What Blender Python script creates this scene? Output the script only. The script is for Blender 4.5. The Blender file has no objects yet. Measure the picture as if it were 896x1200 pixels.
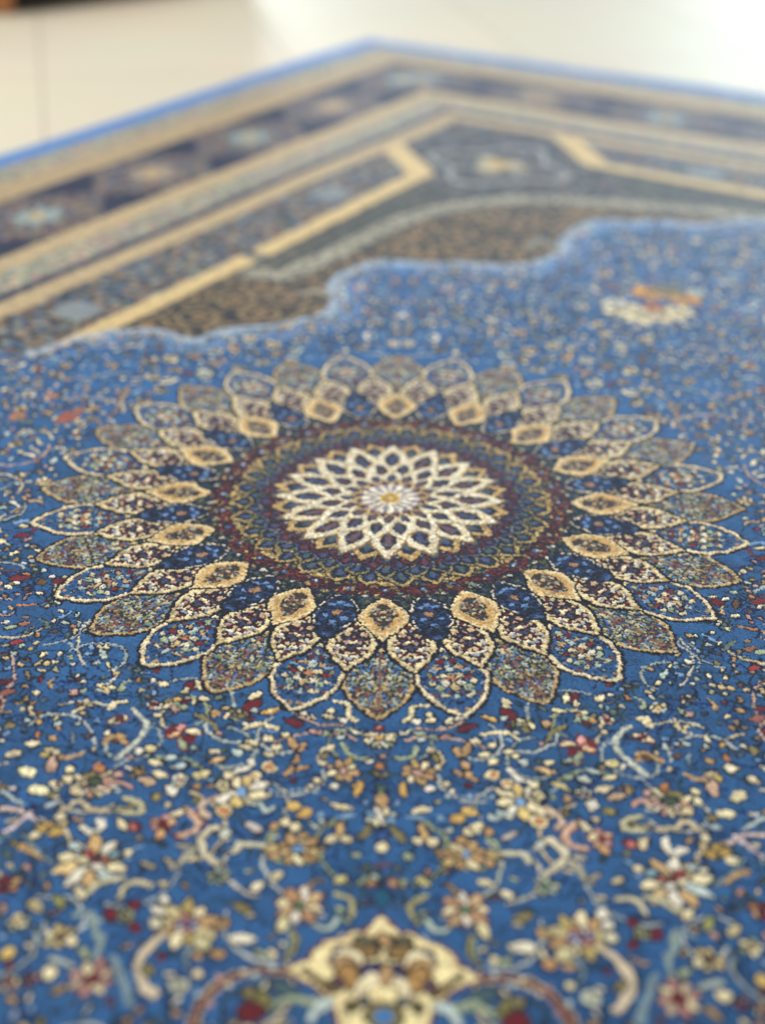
import bpy, math, random
import numpy as np

# ------------------------------------------------------------------ camera, world, lamps, exposure
scene = bpy.context.scene
F_PX, PITCH, ROLL, YAW, CX, CY = 1637.5, .5283, .0196, -.0241, .0110, 1.7544   # solved from the photo (896 px wide)
H = .51                                                                     # camera height above the pile, metres
cam_d = bpy.data.cameras.new('camera')
cam = bpy.data.objects.new('camera', cam_d)
scene.collection.objects.link(cam)
scene.camera = cam
cam_d.sensor_fit = 'HORIZONTAL'
cam_d.sensor_width = 36
cam_d.lens = F_PX / 896 * 36
cam_d.clip_start = .02
cam_d.clip_end = 100
from mathutils import Matrix, Euler
cam.matrix_world = (Matrix.Translation((0, 0, H)) @ Matrix.Rotation(math.pi / 2 - PITCH, 4, 'X')
                    @ Matrix.Rotation(ROLL, 4, 'Z'))
cam_d.dof.use_dof = True
cam_d.dof.focus_distance = .900
cam_d.dof.aperture_fstop = 3.5
cam_d.dof.aperture_blades = 0

world = bpy.data.worlds.new('World')
scene.world = world
world.use_nodes = True
bg = world.node_tree.nodes['Background']
bg.inputs[0].default_value = (.92, .93, .95, 1)
bg.inputs[1].default_value = .41

def area(name, loc, target, sx, sy, power, col):
    d = bpy.data.lights.new(name, 'AREA')
    d.shape = 'RECTANGLE'; d.size = sx; d.size_y = sy; d.energy = power; d.color = col
    o = bpy.data.objects.new(name, d)
    scene.collection.objects.link(o)
    o.location = loc
    from mathutils import Vector
    o.rotation_euler = (Vector(target) - Vector(loc)).to_track_quat('-Z', 'Y').to_euler()
    return o

area('window_light_right', (2.3, 6.6, 1.7), (0, 1, 0), 2.0, 2.6, 150, (.74, .90, 1))
area('window_light_back', (-.95, 7.4, 1.9), (0, 1, 0), .9, 2.2, 80, (.80, .93, 1))
area('overhead_fill', (-1.1, 1.9, 2.4), (0, 1.2, 0), .9, 1.2, 62, (1, .96, .87))  # added soft fill from above, no lamp is seen there

scene.view_settings.view_transform = 'Standard'
scene.view_settings.look = 'None'
scene.view_settings.exposure = .15
scene.view_settings.gamma = 1

# ------------------------------------------------------------------ plane geometry (pixel of the photo -> rug plane)
def back(x, y):
    c, s = math.cos(ROLL), math.sin(ROLL)
    u = x - 448; v = y - 600
    u, v = c * u + s * v, -s * u + c * v
    dx, dy, dz = u, -v * math.sin(PITCH) + F_PX * math.cos(PITCH), -v * math.cos(PITCH) - F_PX * math.sin(PITCH)
    t = -H / dz
    return np.array([dx * t, dy * t])

def fwd(X, Y):
    zc = Y * math.cos(PITCH) + H * math.sin(PITCH)
    yc = H * math.cos(PITCH) - Y * math.sin(PITCH)
    return 448 + F_PX * X / zc, 600 + F_PX * yc / zc, zc

M0 = np.array([CX * H, CY * H])                      # medallion centre
cyw, syw = math.cos(YAW), math.sin(YAW)
def W2D(p):                                          # world -> design frame (front axis is -b)
    d = p - M0
    return np.array([cyw * d[0] + syw * d[1], -syw * d[0] + cyw * d[1]])
def D2W(p):
    p = np.asarray(p, float)
    return np.stack([M0[0] + cyw * p[..., 0] - syw * p[..., 1], M0[1] + syw * p[..., 0] + cyw * p[..., 1]], -1)
C0 = np.array([-.0429, 2.5142])                      # far corner of the rug
A = math.radians(59)
NU_ = np.array([math.sin(A), -math.cos(A)])          # from the left edge inwards
NV_ = np.array([-math.cos(A), -math.sin(A)])         # from the far right edge inwards
def W2U(p):
    d = np.asarray(p, float) - C0
    return np.stack([d @ NU_, d @ NV_], -1)
def U2W(q):
    q = np.asarray(q, float)
    return C0 + q[..., :1] * NU_ + q[..., 1:] * NV_
def PD(x, y): return W2D(back(x, y))
def D2U(p): return W2U(D2W(p))

RW, RL = 1.8, 3.2                                    # rug size
RES = .0006
NX, NY = int(round(RW / RES)), int(round(RL / RES))

def lin(r, g, b):
    a = np.array([r, g, b]) / 255.
    return np.where(a <= .04045, a / 12.92, ((a + .055) / 1.055) ** 2.4).astype(np.float32)

BLUE = lin(41, 84, 131); BLUED = lin(20, 52, 104); NAVY = lin(20, 24, 40); NAVG = lin(30, 44, 52)
CREAM = lin(240, 224, 180); GOLD = lin(214, 172, 96); TAN = lin(188, 152, 106); OLIVE = lin(128, 118, 74)
MAROON = lin(98, 26, 32); PINK = lin(190, 150, 138); PALE = lin(192, 206, 200); PBLUE = lin(120, 156, 196)
GREEN = lin(74, 100, 80); ORANGE = lin(180, 122, 78); RED = lin(112, 36, 42); BROWN = lin(98, 70, 44)
WHITE = lin(236, 228, 208); SAGE = lin(158, 170, 140); SLATE = lin(78, 88, 104); DKBROWN = lin(44, 34, 28)
PLUM = lin(92, 66, 80); MIDB = lin(52, 84, 140)

rng = np.random.default_rng(7)
rnd = random.Random(5)

# ------------------------------------------------------------------ noise helpers
def h2(i, j, s):
    n = (i.astype(np.int64) * 374761393 + j.astype(np.int64) * 668265263 + s * 1442695041) & 0x7fffffff
    n = ((n ^ (n >> 13)) * 1274126177) & 0x7fffffff
    n = ((n ^ (n >> 16)) * 69069 + 12345) & 0x7fffffff
    return ((n >> 7) & 0xffff) / 65536.
def worley(x, y, cell, seed, jit=.8):
    """distance to the nearest jittered cell centre (in cells), that cell's hash, its centre"""
    fx = x / cell; fy = y / cell
    ix = np.floor(fx).astype(np.int64); iy = np.floor(fy).astype(np.int64)
    best = np.full(fx.shape, 9., np.float32); hid = np.zeros(fx.shape, np.float32)
    cx = np.zeros(fx.shape, np.float32); cy = np.zeros(fx.shape, np.float32)
    for a in (-1, 0, 1):
        for b in (-1, 0, 1):
            i = ix + a; j = iy + b
            px = i + .5 + jit * (h2(i, j, seed) - .5); py = j + .5 + jit * (h2(i, j, seed + 1) - .5)
            d = np.hypot(fx - px, fy - py)
            m = d < best
            best = np.where(m, d, best); hid = np.where(m, h2(i, j, seed + 2), hid)
            cx = np.where(m, px * cell, cx); cy = np.where(m, py * cell, cy)
    return best, hid, cx, cy
def vnoise(shape, n0, seed):
    """smooth value noise over an image, n0 lattice cells across the short side"""
    r = np.random.default_rng(seed)
    k = n0 / min(shape)
    gy, gx = int(shape[0] * k) + 3, int(shape[1] * k) + 3
    g = r.random((gy, gx)).astype(np.float32)
    yy = np.arange(shape[0]) * k; xx = np.arange(shape[1]) * k
    iy = yy.astype(int); ix = xx.astype(int)
    ty = (yy - iy).astype(np.float32); tx = (xx - ix).astype(np.float32)
    ty = ty * ty * (3 - 2 * ty); tx = tx * tx * (3 - 2 * tx)
    r0 = g[iy][:, ix] * (1 - tx) + g[iy][:, ix + 1] * tx
    r1 = g[iy + 1][:, ix] * (1 - tx) + g[iy + 1][:, ix + 1] * tx
    return r0 * (1 - ty)[:, None] + r1 * ty[:, None]
def pick(hid, cols):
    c = np.stack(cols)
    return c[np.minimum((hid * len(cols)).astype(int), len(cols) - 1)]
def speckle(x, y, cell, seed, cols, gap=None, gapw=.48, jit=.85):
    d, hid, _, _ = worley(x, y, cell, seed, jit)
    c = pick(hid, cols)
    if gap is not None: c = np.where((d > gapw)[..., None], gap, c)
    return c

# ------------------------------------------------------------------ the knotted design, as a colour per knot
canvas = np.empty((NY, NX, 3), np.float32)
region = np.zeros((NY, NX), np.uint8)
R_INB2 = 13
R_BIND, R_OUT, R_MAIN, R_INN, R_INB, R_FIELD, R_PEND, R_MED, R_ROS, R_SP = 0, 1, 2, 3, 4, 5, 6, 7, 8, 9   # 9..12 the four corners
R_PET = 16

def sdf(px, py, poly):
    """signed distance to a closed polygon, positive inside"""
    n = len(poly)
    best = np.full(px.shape, 1e9); ins = np.zeros(px.shape, bool)
    for i in range(n):
        x0, y0 = poly[i]; x1, y1 = poly[(i + 1) % n]
        ex, ey = x1 - x0, y1 - y0
        wx, wy = px - x0, py - y0
        t = np.clip((wx * ex + wy * ey) / (ex * ex + ey * ey + 1e-15), 0, 1)
        best = np.minimum(best, (wx - t * ex) ** 2 + (wy - t * ey) ** 2)
        ins ^= ((y0 > py) != (y1 > py)) & (px < ex * (py - y0) / (ey if abs(ey) > 1e-15 else 1e-15) + x0)
    d = np.sqrt(best)
    return np.where(ins, d, -d)
def linedist(px, py, pts, rad=None):
    best = np.full(px.shape, 1e9)
    for i in range(len(pts) - 1):
        x0, y0 = pts[i]; x1, y1 = pts[i + 1]
        ex, ey = x1 - x0, y1 - y0
        t = np.clip(((px - x0) * ex + (py - y0) * ey) / (ex * ex + ey * ey + 1e-15), 0, 1)
        d = np.hypot(px - x0 - t * ex, py - y0 - t * ey)
        if rad is not None: d = d - (rad[i] + t * (rad[i + 1] - rad[i]))
        best = np.minimum(best, d)
    return best
def smooth(pts, k=6):
    p = np.asarray(pts, float)
    if len(p) < 3:
        return p
    q = np.vstack([2 * p[0] - p[1], p, 2 * p[-1] - p[-2]])
    out = []
    for i in range(1, len(q) - 2):
        for s in range(k):
            t = s / k
            a, b, c, d = q[i - 1], q[i], q[i + 1], q[i + 2]
            out.append(.5 * (2 * b + (c - a) * t + (2 * a - 5 * b + 4 * c - d) * t * t + (3 * b - a - 3 * c + d) * t ** 3))
    out.append(p[-1])
    return np.array(out)

# --- border and corners, drawn for one quarter and folded over all four
QR = .0012
qx, qy = int(round(RW / 2 / QR)), int(round(RL / 2 / QR))
U, V = np.meshgrid((np.arange(qx) + .5) * QR, (np.arange(qy) + .5) * QR)
U = U + .0016 * (vnoise((qy, qx), 60, 1) - .5); V = V + .0016 * (vnoise((qy, qx), 60, 2) - .5)
dm = np.minimum(U, V); al = np.maximum(U, V)
Q = np.empty((qy, qx, 3), np.float32); QG = np.full((qy, qx), R_FIELD, np.uint8)
Q[:] = BLUE
CREAMB = lin(174, 152, 112)
m = dm < .048; Q[m] = lin(74, 118, 174); QG[m] = R_BIND
guard = speckle(U, V, .010, 31, [lin(164, 154, 130), lin(138, 140, 134), lin(182, 164, 134), lin(160, 132, 116), lin(130, 128, 98), SAGE * .8], lin(112, 104, 94), .5)
m = (dm >= .048) & (dm < .15); Q[m] = guard[m]; QG[m] = R_OUT
m = (dm >= .098) & (dm < .150); Q[m] = (CREAMB * .86)
m = (dm >= .098) & (dm < .150) & (worley(U, V, .016, 33)[0] < .2); Q[m] = TAN * .6
m = (dm >= .146) & (dm < .152); Q[m] = NAVY
# main border: floral panels on navy, pale and tan rosettes by turns
m = (dm >= .152) & (dm < .276); QG[m] = R_MAIN
Q[m] = speckle(U, V, .008, 35, [NAVY, lin(24, 26, 48), lin(38, 32, 46), lin(30, 22, 28)])[m]
per = .2
w_ = al - .235
kk = np.round(w_ / per); lw = w_ - kk * per; lc = dm - .214
pan = (np.abs(lw) / .100 + np.abs(lc) / .090) < 1.08
pf = speckle(U, V, .0075, 37, [lin(120, 106, 86), lin(94, 82, 86), lin(86, 86, 66), lin(146, 126, 96), lin(100, 62, 60), lin(70, 78, 98)], lin(46, 40, 44), .50)
Q[m & pan] = pf[m & pan]
ros = np.hypot(lw / 1.25, lc)
rcol = np.where((kk % 2 == 0)[..., None] , lin(134, 148, 144), lin(150, 134, 110))
mm = m & (ros < .024 + .006 * np.cos(8 * np.arctan2(lc, lw / 1.25))); Q[mm] = rcol[mm]
mm = m & (ros < .009); Q[mm] = GOLD * .7
m = (dm >= .276) & (dm < .308); Q[m] = CREAMB; QG[m] = R_INN
m = (dm >= .308) & (dm < .352); Q[m] = guard[m]; QG[m] = R_INN
m = (dm >= .352) & (dm < .367); Q[m] = lin(48, 46, 60); QG[m] = R_INN
m = (dm >= .367) & (dm < .396); Q[m] = CREAMB; QG[m] = R_INN
# inner floral band with its corner cartouche
inb = speckle(U, V, .0085, 41, [lin(84, 92, 100), lin(104, 102, 92), lin(134, 112, 84), lin(76, 74, 58), lin(116, 84, 62), lin(138, 140, 130), lin(66, 82, 106)], lin(42, 42, 44), .5)
m = (dm >= .396) & (dm < .500); Q[m] = inb[m]; QG[m] = R_INB
mm = m & (np.hypot((al - .78 + .22) % .44 - .22, (dm - .44)) < .022); Q[mm] = lin(124, 130, 132)
cut = al - (.56 + (dm - .39) * .92)
lozenge = (dm >= .396) & (cut < 0) & (al < .80)
# spandrel between the inner line and the scalloped edge of the field
scal_px = [(20, 418), (45, 415), (85, 401), (130, 391), (180, 388), (213, 397), (240, 398), (262, 388), (290, 384), (318, 383), (345, 377), (372, 372), (390, 362),
           (396, 350), (392, 336), (398, 325), (415, 316), (432, 309), (455, 306), (485, 308), (512, 310), (545, 309), (580, 312), (612, 312), (640, 306), (657, 298),
           (662, 286), (672, 274), (688, 265), (705, 260), (735, 261), (770, 260), (800, 263), (830, 264), (860, 260), (896, 258)]
sc = smooth(np.array([W2U(back(*q)) for q in scal_px]), 3)
poly = np.vstack([[(.30, sc[0, 1] + .02)], sc, [(1.2, sc[-1, 1]), (1.2, .3), (.3, .3)]])
S = sdf(U, V, poly)
inside = dm >= .500
spm = (S > 0) & (inside | lozenge) & (dm > .40)
brown = speckle(U, V, .0066, 43, [lin(104, 82, 50), lin(80, 64, 42), lin(46, 42, 34), lin(70, 54, 36), lin(42, 40, 32), lin(118, 94, 58)], lin(30, 27, 22), .46)
m = spm; Q[m] = brown[m]; QG[m] = R_SP
# scrolling stems and rosettes drawn on the brown
sx_, sh_, _, _ = worley(U, V, .044, 44, .6)
m = spm & (np.abs(sx_ - .42) < .045); Q[m] = lin(128, 108, 72)
m = spm & (sx_ < .16); Q[m] = lin(146, 116, 74)
m = spm & (sx_ < .07); Q[m] = lin(60, 50, 38)
arc_px = [(330, 318), (385, 294), (430, 272), (480, 252), (540, 239), (600, 233), (650, 233), (700, 236), (760, 239), (830, 245), (896, 253), (960, 262)]
arc = smooth(np.array([W2U(back(*q)) for q in arc_px]), 4)
apoly = np.vstack([[(.30, arc[0, 1] + .1)], arc, [(1.3, arc[-1, 1]), (1.3, .3), (.3, .3)]])
SA = sdf(U, V, apoly)
m = spm & (SA > 0); Q[m] = speckle(U, V, .010, 45, [lin(84, 80, 62), lin(70, 70, 58), lin(98, 92, 72), lin(64, 58, 46)], lin(48, 46, 40), .5)[m]
m = spm & (np.abs(SA + .006) < .015); Q[m] = speckle(U, V, .009, 46, [lin(160, 152, 128), lin(140, 136, 118), lin(172, 164, 140)], lin(96, 92, 78), .44)[m]
m = spm & (np.abs(SA + .006) < .020) & (np.abs(SA + .006) > .015); Q[m] = lin(58, 54, 44)
m = (dm >= .396) & (dm < .5) & (S < 0) & (al > 1.05); Q[m] = BLUE; QG[m] = R_FIELD
# cartouche ground and its rosette
m = lozenge & (SA > .02) ; Q[m] = speckle(U, V, .010, 47, [lin(58, 56, 52), lin(84, 78, 68), lin(56, 54, 46), lin(108, 96, 80), lin(78, 60, 54), lin(120, 116, 110)], lin(46, 48, 52), .5)[m]
QG[m] = R_INB
cr = np.hypot(U - .548, V - .562); ca = np.arctan2(V - .562, U - .548)
m = (np.abs(cr - (.078 + .016 * np.cos(4 * ca))) < .004) & lozenge; Q[m] = lin(150, 150, 146)
m = cr < .030 + .008 * np.cos(3 * ca + 1) + .005 * np.cos(5 * ca); Q[m] = lin(168, 156, 122)
m = cr < .013; Q[m] = GOLD * .7
# the gold inner line: runs along the band, then cuts the corner
LINE3 = lin(202, 176, 122)
brk = np.abs((al - 1.0 + .2) % .4 - .2) < .010
m = (dm >= .476) & (dm < .500) & (cut > -.004) & ~brk & (S > -.004); Q[m] = LINE3
m = (np.abs(cut) < .022) & (dm >= .392) & (dm < .500); Q[m] = LINE3
m = (dm >= .500) & (dm < .506) & (cut > 0) & (S > 0); Q[m] = lin(58, 54, 46)
# pale beaded outline of the scallops
m = (np.abs(S) < .008) & (dm > .47) & ((inside) | (S > 0)) & (worley(U, V, .0085, 48)[0] < .62); Q[m] = lin(150, 164, 180)
m = (S < -.008) & (S > -.026) & inside; Q[m] = lin(82, 122, 172)
tw = np.abs(linedist(U, V, [W2U(back(618, 290)), W2U(back(632, 280)), W2U(back(655, 294))])) < .004
Q[tw & spm] = lin(122, 118, 104)
tw = np.abs(linedist(U, V, [W2U(back(352, 342)), W2U(back(372, 339)), W2U(back(385, 345))])) < .004
Q[tw & spm] = lin(140, 134, 112)

ii = np.minimum(np.arange(NX), NX - 1 - np.arange(NX)) * RES / QR
jj = np.minimum(np.arange(NY), NY - 1 - np.arange(NY)) * RES / QR
ii = np.minimum(ii.astype(int), qx - 1); jj = np.minimum(jj.astype(int), qy - 1)
canvas[:] = Q[jj][:, ii]
region[:] = QG[jj][:, ii]
quad = (np.arange(NX) >= NX // 2).astype(np.uint8)[None, :] + 2 * (np.arange(NY) >= NY // 2).astype(np.uint8)[:, None]
region[:] = np.where(region == R_SP, R_SP + quad, region)
region[NY // 2:][region[NY // 2:] == R_INB] = R_INB2
fieldmask = (region == R_FIELD)
occ = ~fieldmask
del Q, QG, S, SA, U, V, dm, al

# --- the blue ground: soft abrash and streaks, with tuft shading painted in
sh = (NY, NX)
ab = (vnoise(sh, 22, 11) - .5) * .26 + (vnoise(sh, 90, 12) - .5) * .30 + (vnoise(sh, 260, 13) - .5) * .34
canvas[fieldmask] *= (1 + ab[fieldmask])[:, None]
del ab

# --- stamping
def window(lo, hi, pad):
    x0 = max(int((lo[0] - pad) / RES), 0); x1 = min(int((hi[0] + pad) / RES) + 2, NX)
    y0 = max(int((lo[1] - pad) / RES), 0); y1 = min(int((hi[1] + pad) / RES) + 2, NY)
    return x0, x1, y0, y1
clip_region = {R_FIELD}
DARKS = [NAVY, NAVY, lin(16, 30, 62), lin(26, 38, 36), lin(40, 20, 28)]
MIRRORED = False
def stamp(poly_d, col, out=NAVY, ow=.0008, col2=None, in2=.0016, reg=None, frame='D'):
    if MIRRORED: poly_d = mir(poly_d)
    p = D2U(poly_d) if frame == 'D' else np.asarray(poly_d)
    x0, x1, y0, y1 = window(p.min(0), p.max(0), ow)
    if x1 <= x0 or y1 <= y0: return
    X, Y = np.meshgrid((np.arange(x0, x1) + .5) * RES, (np.arange(y0, y1) + .5) * RES)
    d = sdf(X, Y, p)
    ok = np.isin(region[y0:y1, x0:x1], list(clip_region)) if reg is None else np.ones(d.shape, bool)
    c = canvas[y0:y1, x0:x1]
    if out is not None:
        if out is NAVY: out = DARKS[int(abs(p[0, 1]) * 1e5) % 5]
        c[ok & (d > -ow * 1.6)] = out
    sh_ = 1 + .16 * (np.random.default_rng(abs(int(p[0, 0] * 1e6))).random() - .5)
    c[ok & (d > 0)] = col * sh_
    if col2 is not None: c[ok & (d > in2)] = col2
    occ[y0:y1, x0:x1] |= d > -.0012
    if reg is not None: region[y0:y1, x0:x1][d > 0] = reg
def curve(pts_d, r0, r1, col, out=NAVY, ow=.0007, k=5, under=False):
    if MIRRORED: pts_d = mir(pts_d)
    p = D2U(smooth(pts_d, k))
    n = len(p)
    t = np.linspace(0, 1, n)
    rad = r0 + (r1 - r0) * t
    mx = max(r0, r1)
    x0, x1, y0, y1 = window(p.min(0), p.max(0), mx + ow)
    if x1 <= x0 or y1 <= y0: return
    X, Y = np.meshgrid((np.arange(x0, x1) + .5) * RES, (np.arange(y0, y1) + .5) * RES)
    d = linedist(X, Y, p, rad)
    ok = np.isin(region[y0:y1, x0:x1], list(clip_region))
    if under: ok &= ~occ[y0:y1, x0:x1]
    c = canvas[y0:y1, x0:x1]
    if out is not None: c[ok & (d < ow)] = out
    c[ok & (d < 0)] = col
    if mx > .0009: occ[y0:y1, x0:x1] |= d < .001
TT = np.linspace(0, 1, 9)
def leafpoly(p, q, w, k=.75, skew=1.):
    p = np.asarray(p, float); q = np.asarray(q, float)
    d = q - p; L = np.hypot(*d) + 1e-9; e = d / L; n = np.array([-e[1], e[0]])
    hw = w * np.sin(np.pi * TT ** skew) ** k
    a = p + TT[:, None] * d + hw[:, None] * n; b = p + TT[::-1, None] * d - hw[::-1, None] * n
    return np.vstack([a, b[1:-1]])
def leaf(p, q, w, col, out=NAVY, ow=.0008, col2=None, k=.75, skew=1., in2=.0016):
    stamp(leafpoly(p, q, w, k, skew), col, out, ow, col2, in2)
def disc(c, r, col, out=NAVY, ow=.0008, col2=None, in2=.0015, sq=1., ang=0.):
    t = np.linspace(0, 2 * np.pi, 11)[:-1]
    e = np.stack([r * np.cos(t), r * sq * np.sin(t)], -1)
    ca, sa = math.cos(ang), math.sin(ang)
    e = np.stack([e[:, 0] * ca - e[:, 1] * sa, e[:, 0] * sa + e[:, 1] * ca], -1)
    stamp(np.asarray(c) + e, col, out, ow, col2, in2)
def blossom(c, R, n, cols, cen, rot=0., out=NAVY, fat=1., cr=.28, ow=.0008, rin=.2, var=.12):
    c = np.asarray(c, float)
    for i in range(n):
        a = rot + 2 * math.pi * i / n
        e = np.array([math.cos(a), math.sin(a)])
        rr = R * (1 + var * (rnd.random() - .5) * 2)
        leaf(c + e * R * rin, c + e * rr, fat * R * 1.75 / n, cols[i % len(cols)], out, ow, k=.55, skew=.8)
    disc(c, R * cr, cen, out, ow * .7)
def fan(c, R, ang, n, cols, base, spread=2.4, out=NAVY):
    """palmette: a fan of petals over a cup"""
    c = np.asarray(c, float)
    for i in range(n):
        a = ang + spread * (i / (n - 1) - .5)
        e = np.array([math.cos(a), math.sin(a)])
        leaf(c + e * R * .25, c + e * R * (1 - .12 * abs(i / (n - 1) - .5)), R * .9 / n * spread / 2, cols[i % len(cols)], out, k=.6, skew=.75)
    e = np.array([math.cos(ang), math.sin(ang)]); f = np.array([-e[1], e[0]])
    disc(c + e * R * .12, R * .24, base, out)
    leaf(c - e * R * .1 - f * R * .05, c - e * R * .25 - f * R * .8, R * .13, cols[0], out)
    leaf(c - e * R * .1 + f * R * .05, c - e * R * .25 + f * R * .8, R * .13, cols[0], out)

# --- the cream pendant at the near edge of the picture and its maroon cartouche arcs
AX = np.array([PD(*q) for q in ((445, 838), (446, 900), (447, 1000), (448, 1075), (449, 1140), (450, 1200))])[::-1]
def axis_at(b): return np.interp(b, AX[:, 1], AX[:, 0])
def mir(p):
    p = np.array(p, float); return np.stack([2 * axis_at(p[..., 1]) - p[..., 0], p[..., 1]], -1)
def axis_pts(pxs):
    q = np.array([PD(*p) for p in pxs]); return q
half = axis_pts([(447, 1074), (455, 1080), (463, 1089), (470, 1097), (478, 1094), (487, 1097), (493, 1106), (504, 1106), (518, 1110), (530, 1121), (535, 1133), (548, 1138), (563, 1147)])
half[0, 0] = axis_at(half[0, 1])
half = np.vstack([half, axis_pts([(545, 1154), (527, 1163), (512, 1178), (505, 1194), (500, 1215), (478, 1240)])])
bot = half[-1].copy(); bot[0] = axis_at(bot[1]); bot[1] -= .02
pend = np.vstack([half, [bot], mir(half[::-1][:-1])])
clip_region.add(R_PEND)
for s in (1, -1):
    f = (lambda p: p) if s > 0 else mir
    arcp = f(axis_pts([(560, 1149), (597, 1149), (635, 1161), (656, 1179), (668, 1198), (676, 1222), (678, 1250)]))
    curve(arcp, .0027, .0030, CREAM * .62, BLUED, .001)
    curve(arcp, .0018, .0021, lin(96, 32, 26), None)
stamp(pend, lin(242, 222, 166), MAROON, .0011, reg=R_PEND)
PW = .00037                                                  # metres per photo pixel near the bottom edge
def P2(x, y, s=1):
    q = PD(x, y); return q if s > 0 else mir(q)
for s in (1, -1):
    disc(P2(451, 1103), .0042, BROWN, DKBROWN, .001, TAN)
    leaf(P2(449, 1094), P2(452, 1110), .003, TAN, DKBROWN)
    leaf(P2(456, 1118, s), P2(484, 1112, s), .0040, lin(140, 112, 64), DKBROWN, .0012)
    leaf(P2(458, 1106, s), P2(482, 1104, s), .0026, lin(96, 92, 70), DKBROWN, .0008)
    disc(P2(452, 1141, s), .0058, lin(24, 34, 92), NAVY, .001)
    disc(P2(463, 1140, s), .0050, lin(24, 34, 92), NAVY, .0006)
    leaf(P2(452, 1130), P2(452, 1158), .0032, TAN, NAVY, .0006)
    leaf(P2(472, 1134, s), P2(506, 1117, s), .0046, lin(236, 222, 182), lin(96, 72, 46), .0012)
    leaf(P2(480, 1140, s), P2(510, 1129, s), .0042, lin(206, 168, 116), BROWN, .0010)
    leaf(P2(494, 1134, s), P2(488, 1162, s), .0046, lin(176, 136, 80), DKBROWN, .0012)
    disc(P2(504, 1158, s), .0028, PLUM, DKBROWN)
    curve([P2(508, 1166, s), P2(524, 1156, s), P2(541, 1144, s)], .0022, .0010, lin(96, 78, 48), DKBROWN)
    curve([P2(498, 1116, s), P2(508, 1122, s), P2(507, 1132, s)], .001, .001, SLATE, None)
    curve([P2(462, 1150, s), P2(476, 1160, s), P2(470, 1178, s)], .0032, .0020, lin(236, 222, 182), lin(70, 60, 56))
    disc(P2(489, 1183, s), .0030, lin(90, 86, 50), DKBROWN)
    disc(P2(472, 1176, s), .0020, SLATE, DKBROWN)
    disc(P2(450, 1193), .0075, lin(120, 110, 64), DKBROWN, .0012, lin(66, 116, 170), .0030)
    # leaves inside the cartouche arcs
    leaf(P2(545, 1176, s), P2(583, 1161, s), .0034, lin(66, 92, 100), NAVY)
    curve([P2(530, 1182, s), P2(560, 1180, s), P2(585, 1194, s)], .0026, .0016, SAGE, NAVY)
    leaf(P2(580, 1188, s), P2(620, 1172, s), .0048, lin(118, 112, 62), NAVY)
    leaf(P2(612, 1182, s), P2(604, 1168, s), .003, OLIVE, NAVY)
    curve([P2(516, 1182, s), P2(530, 1190, s), P2(536, 1204, s)], .0030, .0020, PALE, NAVY)
    disc(P2(606, 1198, s), .006, MAROON, NAVY)
    for k_, (x, y) in enumerate([(578, 1144), (612, 1150), (643, 1160), (668, 1180), (632, 1168), (655, 1190), (600, 1156)]):
        disc(P2(x, y, s), .0017, [PALE, CREAM, PINK][k_ % 3], None)

# --- flowers and leaves of the near field, measured on the right of the axis and mirrored
def mp(x, y): return P2(x, y, 1)
def both(fn, *pts, **kw):
    for s in (1, -1): fn(*[P2(*p, s) for p in pts], **kw)
def pxm(y): return 1. / (F_PX / ((F_PX * H / math.cos(PITCH)) / (y + 356)))
def L2_(p, q, w, col, **kw):
    for s in (1, -1): leaf(P2(*p, s), P2(*q, s), w * pxm(p[1]) , col, **kw)
def C2_(pts, r0, r1, col, **kw):
    for s in (1, -1): curve([P2(*p, s) for p in pts], r0 * pxm(pts[0][1]), r1 * pxm(pts[0][1]), col, **kw)
def B2_(c, R, n, cols, cen, rot=0., **kw):
    for s in (1, -1): blossom(P2(*c, s), R * pxm(c[1]), n, cols, cen, rot if s > 0 else math.pi - rot, **kw)
def D2_(c, r, col, **kw):
    for s in (1, -1): disc(P2(*c, s), r * pxm(c[1]), col, **kw)
def F2_(c, R, ang, n, cols, base, **kw):
    for s in (1, -1): fan(P2(*c, s), R * pxm(c[1]), ang if s > 0 else math.pi - ang, n, cols, base, **kw)

VINE = lin(16, 38, 84)
# fine dark stems first
for pts in ([(446, 905), (462, 922), (490, 938), (520, 925)], [(446, 912), (447, 930), (447, 1000), (447, 1070)], [(447, 1052), (480, 1040), (500, 1010), (495, 985)],
            [(500, 1010), (520, 1010), (545, 1003)], [(545, 1003), (580, 1000), (620, 985), (608, 942)], [(560, 870), (548, 890), (560, 915), (590, 930)],
            [(640, 1010), (620, 1030), (596, 1050), (545, 1066)], [(600, 1020), (650, 1030), (690, 1040), (740, 1045)], [(680, 1100), (700, 1070), (740, 1060)],
            [(600, 1060), (606, 1090), (612, 1110)], [(760, 945), (735, 930), (705, 928)], [(785, 937), (820, 920), (850, 935)], [(648, 830), (660, 850), (676, 870)],
            [(690, 880), (705, 884), (722, 882)], [(840, 985), (870, 965), (896, 962)], [(718, 1130), (760, 1120), (800, 1130)], [(574, 1080), (560, 1060), (580, 1045)]):
    C2_(pts, 1.2, .9, VINE, out=None)
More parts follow.
